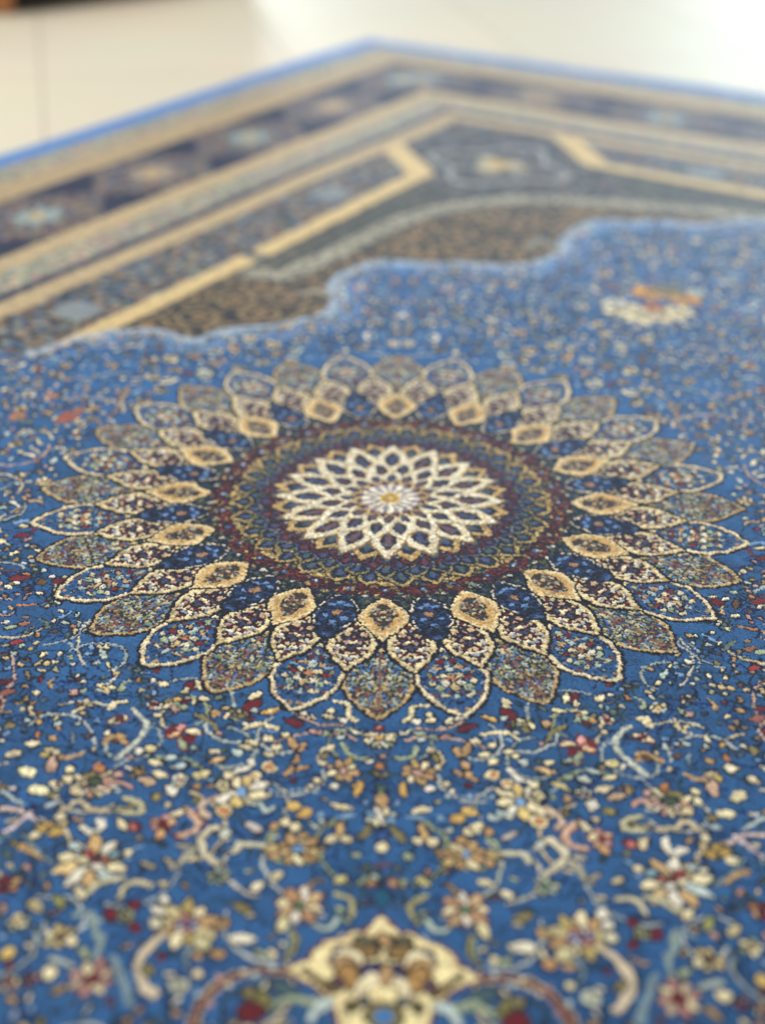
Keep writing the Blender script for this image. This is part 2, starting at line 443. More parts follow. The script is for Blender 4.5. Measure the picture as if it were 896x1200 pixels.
# axis motifs
fan(P2(445, 864), 23 * pxm(864), -math.pi / 2, 7, [CREAM, WHITE, SAGE], GOLD)
disc(P2(445, 853), 6 * pxm(860), RED, NAVY, .0008, PINK)
disc(P2(445.5, 898), 6 * pxm(898), ORANGE, NAVY)
leaf(P2(446, 930), P2(446, 920), 4 * pxm(920), GREEN)
blossom(P2(446, 959), 19 * pxm(959), 8, [PALE, CREAM, WHITE, PBLUE], WHITE, math.pi / 8)
leaf(P2(446, 948), P2(446, 930), 7 * pxm(940), TAN)
leaf(P2(447, 972), P2(448, 990), 6 * pxm(975), MIDB)
disc(P2(448, 994), 8 * pxm(994), CREAM)
leaf(P2(438, 1014), P2(462, 1014), 3 * pxm(1014), PLUM, None)
leaf(P2(447, 1040), P2(447, 1064), 10 * pxm(1050), lin(28, 80, 110), NAVY)
L2_((474, 988), (458, 968), 5, OLIVE)
L2_((468, 861), (482, 859), 3, WHITE)
C2_([(500, 827), (485, 829), (482, 840), (474, 846)], 2.4, 3.2, CREAM)
L2_((482, 848), (494, 845), 3.6, WHITE); D2_((503, 838), 4.5, CREAM); L2_((498, 846), (511, 843), 3.8, CREAM)
L2_((520, 849), (536, 842), 4, CREAM, col2=PINK); L2_((534, 858), (557, 850), 6, MAROON); L2_((530, 846), (546, 838), 3, WHITE); D2_((545, 842), 3, PALE)
L2_((484, 861), (500, 860), 3.4, SAGE); L2_((486, 869), (498, 868), 3, PALE); L2_((503, 864), (516, 866), 5, SAGE); L2_((514, 866), (529, 862), 4.6, PINK, col2=PLUM)
C2_([(488, 876), (482, 886), (472, 891), (461, 889)], 3.2, 2.4, SAGE)
B2_((490, 906), 21, 8, [TAN, CREAM, lin(190, 160, 100), TAN], PINK, .3)
C2_([(502, 880), (511, 884), (516, 892), (513, 900)], 3.4, 4.2, CREAM, ); L2_((508, 884), (514, 896), 3, OLIVE)
L2_((562, 838), (584, 846), 4.2, GOLD, col2=CREAM)
L2_((589, 828), (601, 846), 9, MAROON); L2_((588, 820), (597, 830), 5.5, CREAM); D2_((591, 843), 4, PALE); L2_((592, 852), (600, 852), 5, MAROON); L2_((600, 852), (616, 842), 5, OLIVE); L2_((604, 850), (622, 848), 5, SAGE)
C2_([(566, 862), (580, 859), (596, 861), (606, 867)], 3.2, 2.4, CREAM); C2_([(568, 866), (585, 866), (600, 870)], 1.6, 1.2, PBLUE, out=None)
L2_((533, 876), (540, 888), 4, TAN); L2_((545, 888), (550, 870), 4.4, TAN); L2_((551, 868), (563, 871), 4.6, CREAM); L2_((542, 892), (548, 903), 4, TAN); L2_((530, 903), (550, 912), 3.6, TAN, col2=PINK); L2_((546, 905), (560, 918), 4.4, TAN)
for x, y in ((577, 875), (567, 885), (578, 894), (595, 881), (603, 887)): L2_((x - 7, y + 1), (x + 7, y - 1), 4.6, CREAM)
D2_((577, 909), 9, CREAM, col2=ORANGE)
D2_((669, 818), 9, MAROON); L2_((660, 824), (665, 812), 3.6, CREAM); L2_((672, 826), (680, 824), 5, CREAM)
L2_((646, 833), (661, 833), 4.8, CREAM)
B2_((686, 842), 15, 6, [OLIVE, CREAM, PINK, SAGE, MAROON, GOLD], SAGE, .5)
B2_((710, 844), 10, 5, [CREAM, PINK, WHITE], MAROON, .2); L2_((702, 858), (712, 857), 4, CREAM)
L2_((697, 822), (710, 817), 4, CREAM); L2_((712, 815), (720, 815), 3, WHITE)
B2_((616, 850), 12, 5, [OLIVE, CREAM, SAGE], OLIVE, .9)
C2_([(663, 852), (650, 857), (642, 864), (637, 874)], 3, 2, OLIVE); D2_((636, 873), 3.4, PINK)
for (p, q, w, c) in [((676, 872), (656, 874), 5, CREAM), ((684, 876), (680, 864), 6, lin(222, 160, 150)), ((682, 874), (697, 882), 6.5, lin(232, 190, 140)), ((680, 880), (675, 897), 4.6, SAGE), ((676, 880), (666, 884), 4, MAROON), ((690, 868), (696, 878), 4, RED)]:
    L2_(p, q, w, c, out=lin(90, 20, 24))
L2_((634, 894), (650, 894), 5, CREAM); L2_((628, 903), (648, 907), 5, lin(214, 188, 160)); D2_((630, 892), 3, GREEN)
C2_([(738, 852), (726, 860), (721, 869), (726, 882), (736, 893), (757, 910)], 3.0, 3.4, lin(196, 200, 184), out=SLATE); C2_([(722, 875), (712, 870)], 2, 1, lin(170, 180, 180), out=None)
D2_((717, 896), 7, CREAM, col2=lin(214, 200, 130)); D2_((730, 900), 5, WHITE)
L2_((743, 862), (766, 869), 6, CREAM, out=MAROON); D2_((753, 865), 3.4, RED); C2_([(748, 843), (756, 844), (762, 851)], 3.6, 4.6, CREAM)
C2_([(747, 892), (752, 884), (764, 886), (774, 893)], 4, 4, TAN); D2_((758, 890), 4, BROWN)
L2_((686, 903), (702, 908), 4, PALE); L2_((704, 914), (720, 910), 4.6, CREAM); L2_((674, 912), (694, 918), 4.6, PALE, col2=CREAM); L2_((660, 914), (668, 910), 4, SAGE)
L2_((471, 917), (475, 936), 4.4, GOLD); 
L2_((480, 952), (506, 949), 4.6, CREAM, col2=lin(214, 196, 140)); L2_((474, 958), (500, 962), 3.6, lin(120, 150, 170), out=None); D2_((516, 960), 5, lin(120, 150, 170), out=None)
L2_((481, 988), (499, 986), 5.4, CREAM); L2_((498, 986), (514, 990), 6.4, CREAM); L2_((492, 966), (499, 984), 6, TAN, col2=lin(200, 170, 110))
D2_((536, 960), 10, GOLD, sq=.8); D2_((550, 952), 10, lin(222, 186, 110), sq=.8)
B2_((545, 1003), 28, 9, [TAN, lin(206, 176, 120), TAN, CREAM], PBLUE, .3, cr=.2, out=DKBROWN)
for x, y, r, c in ((548, 977, 7, CREAM), (560, 972, 8, CREAM), (573, 977, 6, TAN), (539, 986, 6, TAN), (577, 1003, 8, lin(190, 165, 110)), (574, 1012, 6, TAN), (516, 1000, 5, TAN)): D2_((x, y), r, c)
C2_([(586, 1001), (602, 1000), (614, 1003), (620, 1012)], 4.2, 4.6, lin(206, 200, 170))
L2_((588, 986), (607, 976), 5, lin(200, 190, 180)); L2_((521, 978), (532, 970), 4, PALE)
for k_ in range(7): D2_((524 + k_ * 9, 934 + .35 * k_), 3.0, [PALE, CREAM, SAGE][k_ % 3], out=None)
B2_((610, 940), 33, 8, [CREAM, WHITE, lin(226, 200, 130), CREAM], PBLUE, .2, cr=.2)
D2_((632, 964), 11, CREAM, col2=ORANGE); D2_((594, 920), 8, CREAM, col2=TAN); D2_((626, 922), 7, CREAM); D2_((632, 934), 7, CREAM, col2=OLIVE)
C2_([(572, 957), (582, 961), (588, 953), (600, 954)], 3.2, 2.4, PALE); C2_([(598, 903), (604, 912), (618, 918)], 4, 3, WHITE)
D2_((521, 921), 5, CREAM); L2_((488, 1030), (504, 1040), 5, lin(200, 190, 130)); L2_((562, 1032), (579, 1040), 5.6, CREAM)
D2_((461, 1036), 5, TAN, out=lin(110, 40, 30)); L2_((468, 1030), (476, 1042), 3.5, SAGE); L2_((472, 1003), (484, 1004), 4.4, SAGE, out=NAVY)
L2_((626, 901), (650, 908), 4.4, lin(214, 180, 130)); L2_((646, 918), (668, 928), 5, lin(206, 192, 140))
B2_((682, 932), 11, 6, [WHITE, PALE, CREAM], PINK, .4); L2_((698, 930), (716, 923), 5.4, CREAM); B2_((733, 925), 9, 6, [OLIVE, TAN], GOLD); L2_((711, 937), (732, 934), 5, lin(206, 176, 140)); L2_((690, 952), (697, 938), 5.4, WHITE)
D2_((664, 938), 5, TAN); D2_((713, 953), 6.5, OLIVE, col2=lin(170, 156, 80)); C2_([(640, 948), (652, 954), (660, 964), (652, 972)], 3.4, 3.6, lin(212, 188, 160), out=MAROON); 
C2_([(680, 966), (668, 972), (662, 982), (670, 992), (686, 996)], 4.4, 4.0, lin(214, 176, 146), out=MAROON); L2_((678, 966), (694, 976), 4.6, CREAM); B2_((704, 984), 15, 5, [lin(214, 180, 140), PINK, CREAM], MAROON, .5, out=MAROON); L2_((702, 990), (714, 1004), 5, lin(206, 160, 110))
C2_([(750, 958), (732, 962), (730, 972), (744, 974), (758, 972)], 3.6, 4.4, lin(196, 190, 150)); C2_([(738, 966), (748, 969), (762, 973)], 2.8, 1.6, OLIVE)
D2_((739, 990), 8, RED, col2=lin(200, 120, 110)); L2_((750, 996), (758, 982), 5, CREAM)
C2_([(628, 996), (636, 988), (646, 986), (654, 992), (661, 1004), (654, 1016), (640, 1025)], 5.0, 4.0, lin(216, 204, 172)); D2_((632, 992), 7, lin(214, 216, 200))
C2_([(666, 1010), (680, 1024), (692, 1036)], 4, 4, lin(176, 170, 140), out=SLATE); L2_((690, 1034), (704, 1024), 4, lin(180, 170, 150)); L2_((668, 1006), (690, 1010), 3.4, lin(190, 180, 160))
B2_((640, 1041), 15, 6, [lin(180, 180, 150), SAGE, lin(150, 160, 150)], GREEN, .3)
for s in (1, -1):
    fan(P2(785, 937, s), 34 * pxm(937), -math.pi / 2 - .25 * s, 8, [CREAM, lin(226, 200, 170), WHITE, lin(206, 160, 130)], lin(70, 82, 60))
L2_((772, 928), (800, 934), 5, OLIVE); L2_((776, 930), (781, 918), 5, ORANGE); D2_((815, 929), 6, CREAM); D2_((817, 940), 6, CREAM); D2_((806, 953), 7, lin(226, 206, 160)); C2_([(742, 944), (758, 939), (772, 944)], 3.6, 3, PINK); D2_((757, 930), 5, PINK)
C2_([(800, 908), (814, 914), (828, 914)], 2.6, 4.0, lin(180, 150, 110)); L2_((826, 910), (843, 907), 6, lin(214, 196, 160)); L2_((832, 914), (838, 934), 6, lin(206, 170, 146)); L2_((836, 912), (848, 914), 5, lin(190, 170, 100))
L2_((848, 900), (866, 902), 7, CREAM, col2=WHITE); L2_((856, 939), (876, 930), 7.5, lin(240, 226, 180)); L2_((872, 910), (892, 920), 5, CREAM, col2=PINK)
L2_((840, 958), (862, 953), 8, lin(236, 226, 180)); L2_((828, 956), (842, 962), 5, OLIVE); L2_((824, 966), (846, 974), 4, lin(170, 186, 190))
C2_([(770, 974), (790, 972), (802, 964), (815, 972), (826, 978)], 3.6, 3.8, lin(200, 184, 150)); D2_((826, 984), 6, CREAM)
C2_([(780, 985), (779, 994), (789, 1001), (801, 997)], 4.0, 4.8, WHITE)
for x, y in ((832, 1004), (842, 996), (850, 1002)): D2_((x, y), 8, lin(190, 158, 84))
D2_((857, 1009), 7, CREAM); C2_([(846, 1036), (860, 1029), (874, 1024)], 4.4, 5, lin(196, 160, 104)); C2_([(838, 1040), (856, 1024), (872, 1008)], 2.4, 2.4, lin(120, 140, 146))
B2_((790, 1036), 44, 10, [CREAM, lin(226, 196, 140), WHITE, lin(214, 176, 120), PALE], lin(120, 60, 56), .2, cr=.2, rin=.22)
for x, y, c in ((775, 1032, lin(150, 90, 70)), (785, 1041, WHITE), (800, 1036, CREAM), (795, 1027, lin(150, 60, 60)), (812, 1020, PALE), (764, 1026, lin(130, 160, 170))): L2_((x - 7, y + 2), (x + 6, y - 3), 4.6, c)
C2_([(855, 992), (872, 982), (896, 980)], 3, 3.4, lin(214, 190, 180)); C2_([(862, 982), (878, 996), (892, 1006)], 3, 3, lin(220, 200, 200)); C2_([(872, 974), (884, 968), (896, 960)], 2.4, 2.4, PALE)
C2_([(500, 1052), (485, 1058), (481, 1068), (482, 1076)], 3.4, 3.0, lin(176, 170, 120)); C2_([(500, 1080), (508, 1090), (520, 1094), (528, 1088)], 3.6, 2.6, lin(180, 196, 180))
B2_((545, 1068), 29, 8, [CREAM, lin(206, 176, 130), WHITE, lin(190, 150, 110)], lin(80, 112, 80), .15, cr=.2, out=lin(80, 30, 26)); L2_((560, 1083), (572, 1102), 6.5, lin(222, 210, 160))
C2_([(553, 1098), (549, 1112), (553, 1124), (562, 1130)], 2.6, 3.0, lin(140, 130, 70)); C2_([(556, 1100), (556, 1114), (560, 1124)], 1.4, 1.4, SAGE, out=None)
D2_((580, 1128), 6, CREAM, col2=TAN); L2_((584, 1132), (600, 1124), 4, SAGE); L2_((585, 1045), (602, 1055), 6, CREAM, col2=WHITE); L2_((600, 1078), (626, 1072), 6, OLIVE); L2_((598, 1084), (612, 1084), 4, lin(180, 170, 150))
L2_((595, 1112), (630, 1114), 8, lin(236, 226, 196), col2=WHITE); D2_((637, 1096), 9, TAN); D2_((644, 1132), 9, lin(196, 152, 100), sq=.75)
B2_((680, 1100), 38, 9, [lin(206, 190, 140), TAN, CREAM, lin(196, 176, 110)], lin(90, 40, 30), .1, cr=.26, rin=.34, out=lin(46, 30, 26)); B2_((680, 1100), 15, 6, [PBLUE, PALE, PINK], lin(60, 80, 120), .3, out=MAROON)
L2_((699, 1072), (714, 1076), 7, WHITE); L2_((708, 1092), (716, 1082), 6, WHITE); D2_((716, 1102), 7, lin(220, 214, 180)); L2_((654, 1128), (668, 1114), 9, lin(206, 196, 150))
C2_([(708, 1116), (722, 1128), (735, 1142), (738, 1158), (730, 1176), (722, 1186)], 5.2, 6.0, lin(214, 196, 166)); L2_((720, 1162), (733, 1152), 5.4, OLIVE); D2_((692, 1172), 12, lin(190, 196, 180), col2=OLIVE, in2=.0024); D2_((668, 1158), 6, CREAM)
for p, q in (((736, 1078), (746, 1090)), ((774, 1090), (764, 1104)), ((736, 1112), (748, 1106))): L2_(p, q, 5.4, lin(110, 24, 40))
B2_((752, 1096), 11, 4, [OLIVE, SAGE], OLIVE, .6); C2_([(722, 1056), (738, 1054), (750, 1060), (758, 1074)], 3.6, 3.4, lin(206, 196, 160)); C2_([(756, 1052), (776, 1058), (792, 1068), (804, 1078)], 4, 4.6, lin(206, 198, 160)); L2_((800, 1080), (812, 1066), 5, CREAM)
C2_([(784, 1104), (796, 1094), (812, 1100)], 3.4, 3.0, lin(140, 156, 150), out=None); C2_([(792, 1096), (790, 1116), (782, 1130), (790, 1146)], 4.0, 4.0, lin(140, 156, 148), out=None); L2_((798, 1150), (808, 1136), 5, SAGE); L2_((774, 1120), (788, 1126), 4, lin(134, 150, 146), out=None)
B2_((831, 1126), 20, 6, [CREAM, lin(206, 190, 130), lin(196, 176, 120)], BROWN, .2); L2_((810, 1128), (826, 1132), 6, CREAM); L2_((826, 1092), (834, 1076), 5, lin(150, 150, 90)); L2_((852, 1100), (868, 1086), 6, lin(190, 176, 130)); B2_((880, 1112), 14, 5, [CREAM, SAGE], TAN); B2_((892, 1070), 14, 5, [TAN, RED, ORANGE], MAROON)
B2_((794, 1172), 28, 8, [PINK, lin(196, 176, 150), lin(176, 130, 120), CREAM], MAROON, .2, out=lin(70, 36, 40)); C2_([(768, 1145), (762, 1160), (756, 1176), (750, 1200)], 4.4, 5, lin(120, 140, 146), out=None); D2_((846, 1170), 9, CREAM); C2_([(820, 1160), (832, 1155), (842, 1154)], 3.6, 4, lin(170, 180, 170)); B2_((868, 1178), 10, 5, [PLUM, PINK], MAROON); D2_((893, 1150), 9, lin(220, 186, 110)); B2_((893, 1185), 12, 5, [PINK, CREAM], RED)
# the gold and cream flower out to the right and the rust one to the left, far off
for (x, y), cs in (((765, 348), [lin(220, 160, 60), lin(206, 150, 60), lin(190, 150, 80)]), ):
    c = P2(x, y)
    for (dx, dy, r, cc) in ((-6, -4, .020, lin(224, 164, 74)), (36, 2, .020, lin(224, 164, 74)), (18, -8, .018, lin(130, 120, 84)), (-36, 16, .022, CREAM), (-14, 22, .024, CREAM), (12, 22, .022, lin(226, 206, 170)), (30, 18, .018, CREAM), (-46, 8, .014, WHITE), (0, 12, .012, lin(206, 130, 80)), (52, -6, .012, PALE)):
        blossom(P2(x + dx, y + dy), r * 1.0, 7, [cc * .9, cc * .65, cc * .9], cc * .4, dx, cr=.26)
for x, y, r, c in ((718, 336, .008, lin(110, 80, 60)), (838, 362, .007, lin(120, 84, 66)), (862, 370, .006, lin(116, 76, 80)), (84, 484, .0085, lin(150, 84, 56)), (76, 488, .008, lin(140, 76, 52)), (70, 490, .006, lin(150, 84, 56)), (90, 479, .006, lin(150, 96, 70)), (20, 487, .007, lin(176, 116, 76)), (60, 463, .006, lin(176, 116, 70))):
    disc(P2(x, y), r, c, None)
# red flowers at the left and right rims
for s in (1, -1):
    for x, y, w, c in ((892, 655, 9, MAROON), (888, 705, 12, lin(106, 34, 38)), (880, 700, 6, WHITE), (894, 712, 7, WHITE), (840, 706, 10, MAROON), (850, 702, 5, WHITE), (836, 700, 4, CREAM), (880, 700, 5, ORANGE), (862, 722, 5, CREAM), (878, 760, 8, lin(160, 108, 86)), (892, 764, 8, SAGE), (884, 782, 8, lin(150, 50, 50)), (888, 842, 10, lin(140, 88, 78)), (893, 830, 8, MAROON)):
        L = w * pxm(y)
        p = P2(x, y, s)
        leaf(p - np.array([L, .2 * L]), p + np.array([L, .3 * L]), L * .55, c)

# --- the rest of the field: small leaves, buds and blossoms strewn between fine stems
MIX = [CREAM] * 6 + [lin(214, 190, 140)] * 4 + [WHITE] * 4 + [TAN] * 3 + [SAGE] * 2 + [PALE] * 2 + [PINK] * 2 + [OLIVE] * 2 + [RED, ORANGE, GOLD, lin(190, 206, 190)] + [lin(70, 92, 116)] * 3 + [lin(96, 110, 96)] * 2 + [PLUM, PBLUE, PBLUE, BROWN, lin(150, 124, 84), lin(150, 124, 84)]
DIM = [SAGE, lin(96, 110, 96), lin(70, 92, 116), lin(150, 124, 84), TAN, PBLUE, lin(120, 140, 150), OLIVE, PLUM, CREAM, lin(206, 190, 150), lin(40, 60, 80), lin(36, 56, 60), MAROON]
def visible(w, mar=60):
    if w[1] < .2: return False
    x, y, z = fwd(w[0], w[1])
    return -mar < x < 896 + mar and 200 < y < 1200 + mar
PETAL_TIP = .2530
def free(q, r):
    x0, x1, y0, y1 = window(q - r, q + r, 0)
    return x1 > x0 + 1 and y1 > y0 + 1 and not occ[y0:y1:2, x0:x1:2].any()
cand = rng.random((240000, 2)) * [RW, RL]
wpos = U2W(cand)
med = np.hypot(*(wpos - M0).T)
zc = wpos[:, 1] * math.cos(PITCH) + H * math.sin(PITCH)
px = 448 + F_PX * wpos[:, 0] / zc; py = 600 + F_PX * (H * math.cos(PITCH) - wpos[:, 1] * math.sin(PITCH)) / zc
vis = (wpos[:, 1] > .25) & (px > -90) & (px < 986) & (py > 190) & (py < 1290) & (med > PETAL_TIP + .004)
dpos = np.stack([cyw * (wpos - M0)[:, 0] + syw * (wpos - M0)[:, 1], -syw * (wpos - M0)[:, 0] + cyw * (wpos - M0)[:, 1]], -1)
right = dpos[:, 0] > axis_at(dpos[:, 1]) + .003
vis &= right
cand, wpos = cand[vis], wpos[vis]
# hold the medallion's place free
def pol_at(x0, x1, y0, y1):
    X, Y = np.meshgrid((np.arange(x0, x1) + .5) * RES, (np.arange(y0, y1) + .5) * RES)
    w = U2W(np.stack([X, Y], -1))
    d = w - M0
    a = cyw * d[..., 0] + syw * d[..., 1]; b = -syw * d[..., 0] + cyw * d[..., 1]
    return np.hypot(a, b), np.arctan2(a, -b)             # angle zero on the front axis
mc = W2U(M0)
mx0, mx1, my0, my1 = window(mc, mc, .275)
r_, t_ = pol_at(mx0, mx1, my0, my1)
occ[my0:my1, mx0:mx1] |= r_ < .251
n_m = 0
stems = 0
for q, w in zip(cand[:5200:2], wpos[:5200:2]):            # fine dark stems
    d = W2D(w); a = rnd.random() * 6.28; L = .010 + .022 * rnd.random(); b = a + rnd.uniform(-1.4, 1.4)
    if occ[min(int(q[1] / RES), NY - 1), min(int(q[0] / RES), NX - 1)]: continue
    cs = rnd.choice([VINE, NAVY, VINE, lin(26, 44, 52)])
    for MIRRORED in (False, True):
        curve([d, d + L * .5 * np.array([math.cos(a), math.sin(a)]), d + L * .5 * np.array([math.cos(a) + math.cos(b), math.sin(a) + math.sin(b)])], .0008, .0004, cs, None, k=3, under=True)
MIRRORED = False
nv = 0
for q, w in zip(cand[5200:20000], wpos[5200:20000]):      # pale scrolling vines
    if nv > 210: break
    if w[1] > .98 and rnd.random() < .8: continue
    if occ[min(int(q[1] / RES), NY - 1), min(int(q[0] / RES), NX - 1)]: continue
    d = W2D(w); a = rnd.random() * 6.28; turn = rnd.choice((-1, 1)) * rnd.uniform(.10, .30); st = rnd.uniform(.0045, .0070)
    pts = [d]
    for k in range(rnd.randint(8, 15)):
        a += turn; turn *= 1.03; st *= rnd.uniform(.92, 1.0)
        pts.append(pts[-1] + st * np.array([math.cos(a), math.sin(a)]))
    nv += 1
    pale = rnd.random() < .36; cc = rnd.choice([lin(206, 200, 178), lin(186, 192, 184), lin(214, 196, 156), lin(160, 172, 170), lin(190, 160, 140), lin(150, 160, 120)] if pale else [VINE, NAVY, lin(24, 44, 50), lin(30, 56, 96), lin(44, 60, 56)])
    oc = rnd.choice([NAVY, VINE]); lv = [(rnd.random() < .55, rnd.choice((-1, 1)), rnd.choice(MIX)) for _ in pts]; ed = (rnd.random() < .8, rnd.uniform(.0020, .0032), rnd.choice(MIX))
    for MIRRORED in (False, True):
        curve(pts, .0007, .0011 if pale else .0008, cc, oc if pale else None, .0006, k=3, under=True)
        if ed[0] and free(D2U(mir(pts[-1]) if MIRRORED else pts[-1]), .002): disc(pts[-1], ed[1], ed[2])
        for k in range(1, len(pts) - 1):
            if not lv[k][0]: continue
            tdir = pts[k + 1] - pts[k]; nn = np.array([-tdir[1], tdir[0]]) * lv[k][1]; nn /= np.hypot(*nn)
            p_, q_ = pts[k] + nn * .0012, pts[k] + nn * .0056 + tdir * .6
            m_ = (p_ + q_) / 2
            if free(D2U(mir(m_) if MIRRORED else m_), .0012): leaf(p_, q_, .0013, lv[k][2])
MIRRORED = False
for pas, (rmin, kind) in enumerate(((.0080, 'flower'), (.0037, 'leaf'), (.0024, 'bud'))):
    for i, (q, w) in enumerate(zip(cand, wpos)):
        if pas == 0 and i > 5200: break
        if pas == 2 and i > 70000: break
        if pas == 1 and i % 2: continue
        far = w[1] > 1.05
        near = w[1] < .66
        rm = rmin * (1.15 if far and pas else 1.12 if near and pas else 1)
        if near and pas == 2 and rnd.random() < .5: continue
        if not free(q, rm): continue
        n_m += 1
        d = W2D(w); state = rnd.getstate()
        for MIRRORED in (False, True):
            rnd.setstate(state); a = rnd.random() * 6.28
            if kind == 'flower':
                c = rnd.choice
                if rnd.random() < .5:
                    blossom(d, rnd.uniform(.0058, .0088), rnd.choice((5, 6, 7)), [c(MIX), c(MIX), CREAM], c([RED, ORANGE, OLIVE, MAROON, PBLUE, GOLD]), a)
                elif rnd.random() < .5:
                    fan(d, rnd.uniform(.0062, .0085), a, 5, [c(MIX), CREAM, c(MIX)], c([MAROON, OLIVE, GREEN, RED]))
                else:
                    e = np.array([math.cos(a), math.sin(a)]); f = np.array([-e[1], e[0]])
                    curve([d - .007 * e, d + .004 * f, d + .007 * e + .002 * f], .0014, .0020, c(MIX))
                    leaf(d - .004 * f - .003 * e, d - .003 * f + .005 * e, .0018, c(MIX))
            elif kind == 'leaf':
                L = rnd.uniform(.0032, .0052); e = np.array([math.cos(a), math.sin(a)])
                cc = rnd.choice(DIM if near else MIX + [PBLUE, PALE, lin(150, 180, 214)] * 5 if far else MIX)  # far leaves lean to light blue, painting in the brighter far pile
                f = np.array([-e[1], e[0]])
                if rnd.random() < .45:
                    bd = rnd.uniform(-.7, .7) * L
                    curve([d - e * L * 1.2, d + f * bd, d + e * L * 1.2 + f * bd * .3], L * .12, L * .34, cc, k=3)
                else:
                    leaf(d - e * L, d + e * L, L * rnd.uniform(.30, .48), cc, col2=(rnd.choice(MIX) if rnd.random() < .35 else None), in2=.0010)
                if rnd.random() < .3:
                    f = np.array([-e[1], e[0]])
                    leaf(d + e * L * .4, d + e * L * .6 + f * L * 1.2, L * .4, rnd.choice(MIX))
            else:
                if far and rnd.random() < .65: MIXN = [PBLUE, lin(150, 180, 214), PALE]  # far buds mostly light blue: the far field's sheen put into colour
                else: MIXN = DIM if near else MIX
                L = rnd.uniform(.0016, .0026); e = np.array([math.cos(a), math.sin(a)])
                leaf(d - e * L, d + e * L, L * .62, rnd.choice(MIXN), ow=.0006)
MIRRORED = False
import time as _t; print('motifs', n_m, 'vines', nv)
# field outside the picture: the same strewn ground at lower cost
allw_rows = np.arange(0, NY, 400)
for y0 in allw_rows:
    y1 = min(y0 + 400, NY)
    X, Y = np.meshgrid((np.arange(NX) + .5) * RES, (np.arange(y0, y1) + .5) * RES)
    w = C0 + X[..., None] * NU_ + Y[..., None] * NV_
    zz = w[..., 1] * math.cos(PITCH) + H * math.sin(PITCH)
    zz = np.where(zz < .05, .05, zz)
    ppx = 448 + F_PX * w[..., 0] / zz; ppy = 600 + F_PX * (H * math.cos(PITCH) - w[..., 1] * math.sin(PITCH)) / zz
    off = ((ppx < -80) | (ppx > 976) | (ppy > 1280)) & (region[y0:y1] == R_FIELD) & (np.hypot(w[..., 0] - M0[0], w[..., 1] - M0[1]) > .27)
    if not off.any(): continue
    d, hid, _, _ = worley(X[off], Y[off], .013, 71, .9)
    c = canvas[y0:y1]
    cc = c[off]
    on = (d < .34) & (hid < .85)
    cc[on] = pick((hid * 7.3) % 1, MIX)[on]
    c[off] = cc

# ------------------------------------------------------------------ the sixteen-fold medallion
r = r_; t = t_
PET = np.zeros(r.shape, np.uint8)
Cm = canvas[my0:my1, mx0:mx1].copy(); Gm = region[my0:my1, mx0:mx1].copy()
jit = .0012
r = r + jit * (vnoise(r.shape, 110, 81) - .5); tj = t + (jit / np.maximum(r, .02)) * (vnoise(r.shape, 110, 82) - .5)
def fold(n, off=0.):
    st = 2 * np.pi / n
    x = (tj - off * st) / st
    k = np.round(x)
    return (x - k) * st, np.mod(k, n).astype(int)
def put(m, c, reg=None):
    if isinstance(c, np.ndarray) and c.ndim == 3: Cm[m] = c[m]
    else: Cm[m] = c
    if reg is not None: Gm[m] = reg
NG = lin(24, 34, 44)
m = r < .226
put(m, speckle(r * np.cos(tj) + 1, r * np.sin(tj) + 1, .0028, 83, [lin(40, 58, 66), lin(28, 40, 54), lin(66, 72, 58), lin(24, 30, 44), lin(50, 70, 96), lin(90, 92, 70)], lin(18, 22, 34), .5), R_MED)
def petal(n, off, rin, rout, W, skew, pw, base_id, paint, dark=.0016, dcol=lin(18, 18, 28)):
    ph, k = fold(n, off)
    s = r * ph
    tt = np.clip((r - rin) / (rout - rin), 0, 1)
    hw = W * np.sin(np.pi * tt ** skew) ** pw
    sl = np.gradient(W * np.sin(np.pi * np.linspace(0, 1, 400) ** skew) ** pw, (rout - rin) / 400)
    slope = np.interp(tt, np.linspace(0, 1, 400), sl)
    e = (hw - np.abs(s)) / np.sqrt(1 + np.minimum(slope ** 2, 4))
    rngm = (r > rin - .001) & (r < rout + .001)
    e = np.where(rngm, e, -1)
    near = (r > rin - dark) & (r < rout + dark)
    put(near & (e > -dark), dcol)
    inn = e > 0
    if base_id != R_ROS:
        Gm[near & (e > -dark) & (Gm == R_FIELD)] = R_MED
        Gm[inn] = base_id + k[inn]
    paint(inn, e, s, r - rin, tt, k)
def flower_fill(inn, s, y, spots, cols):
    """a small mirrored spray: spots are (s, y, rs, ry, colour, dark rim)"""
    a = np.abs(s)
    for (cs, cy, rs, ry, col, rim) in spots:
        d = np.hypot((a - cs) / rs, (y - cy) / ry)
        put(inn & (d < 1 + rim), lin(22, 20, 34))
        put(inn & (d < 1), col)
def p_outer_olive(inn, e, s, y, tt, k):
    c = speckle(np.abs(s) * 1.3 + .05, y * .75 + .1, .0024, 91, [lin(150, 146, 110), lin(104, 126, 130), lin(190, 168, 120), lin(84, 120, 168), lin(130, 100, 80), lin(170, 182, 176), lin(60, 80, 110), lin(116, 62, 56), lin(124, 124, 76), lin(206, 190, 150)], lin(34, 40, 48), .47)
    put(inn, c)
    put(inn & (np.abs(s) < .0007) & (tt > .1) & (tt < .85), lin(120, 84, 70))
    put(inn & (e < .0020), TAN * .75)
    put(inn & (e < .0018) & (worley(s, y, .0020, 92)[0] < .52), lin(206, 178, 124))
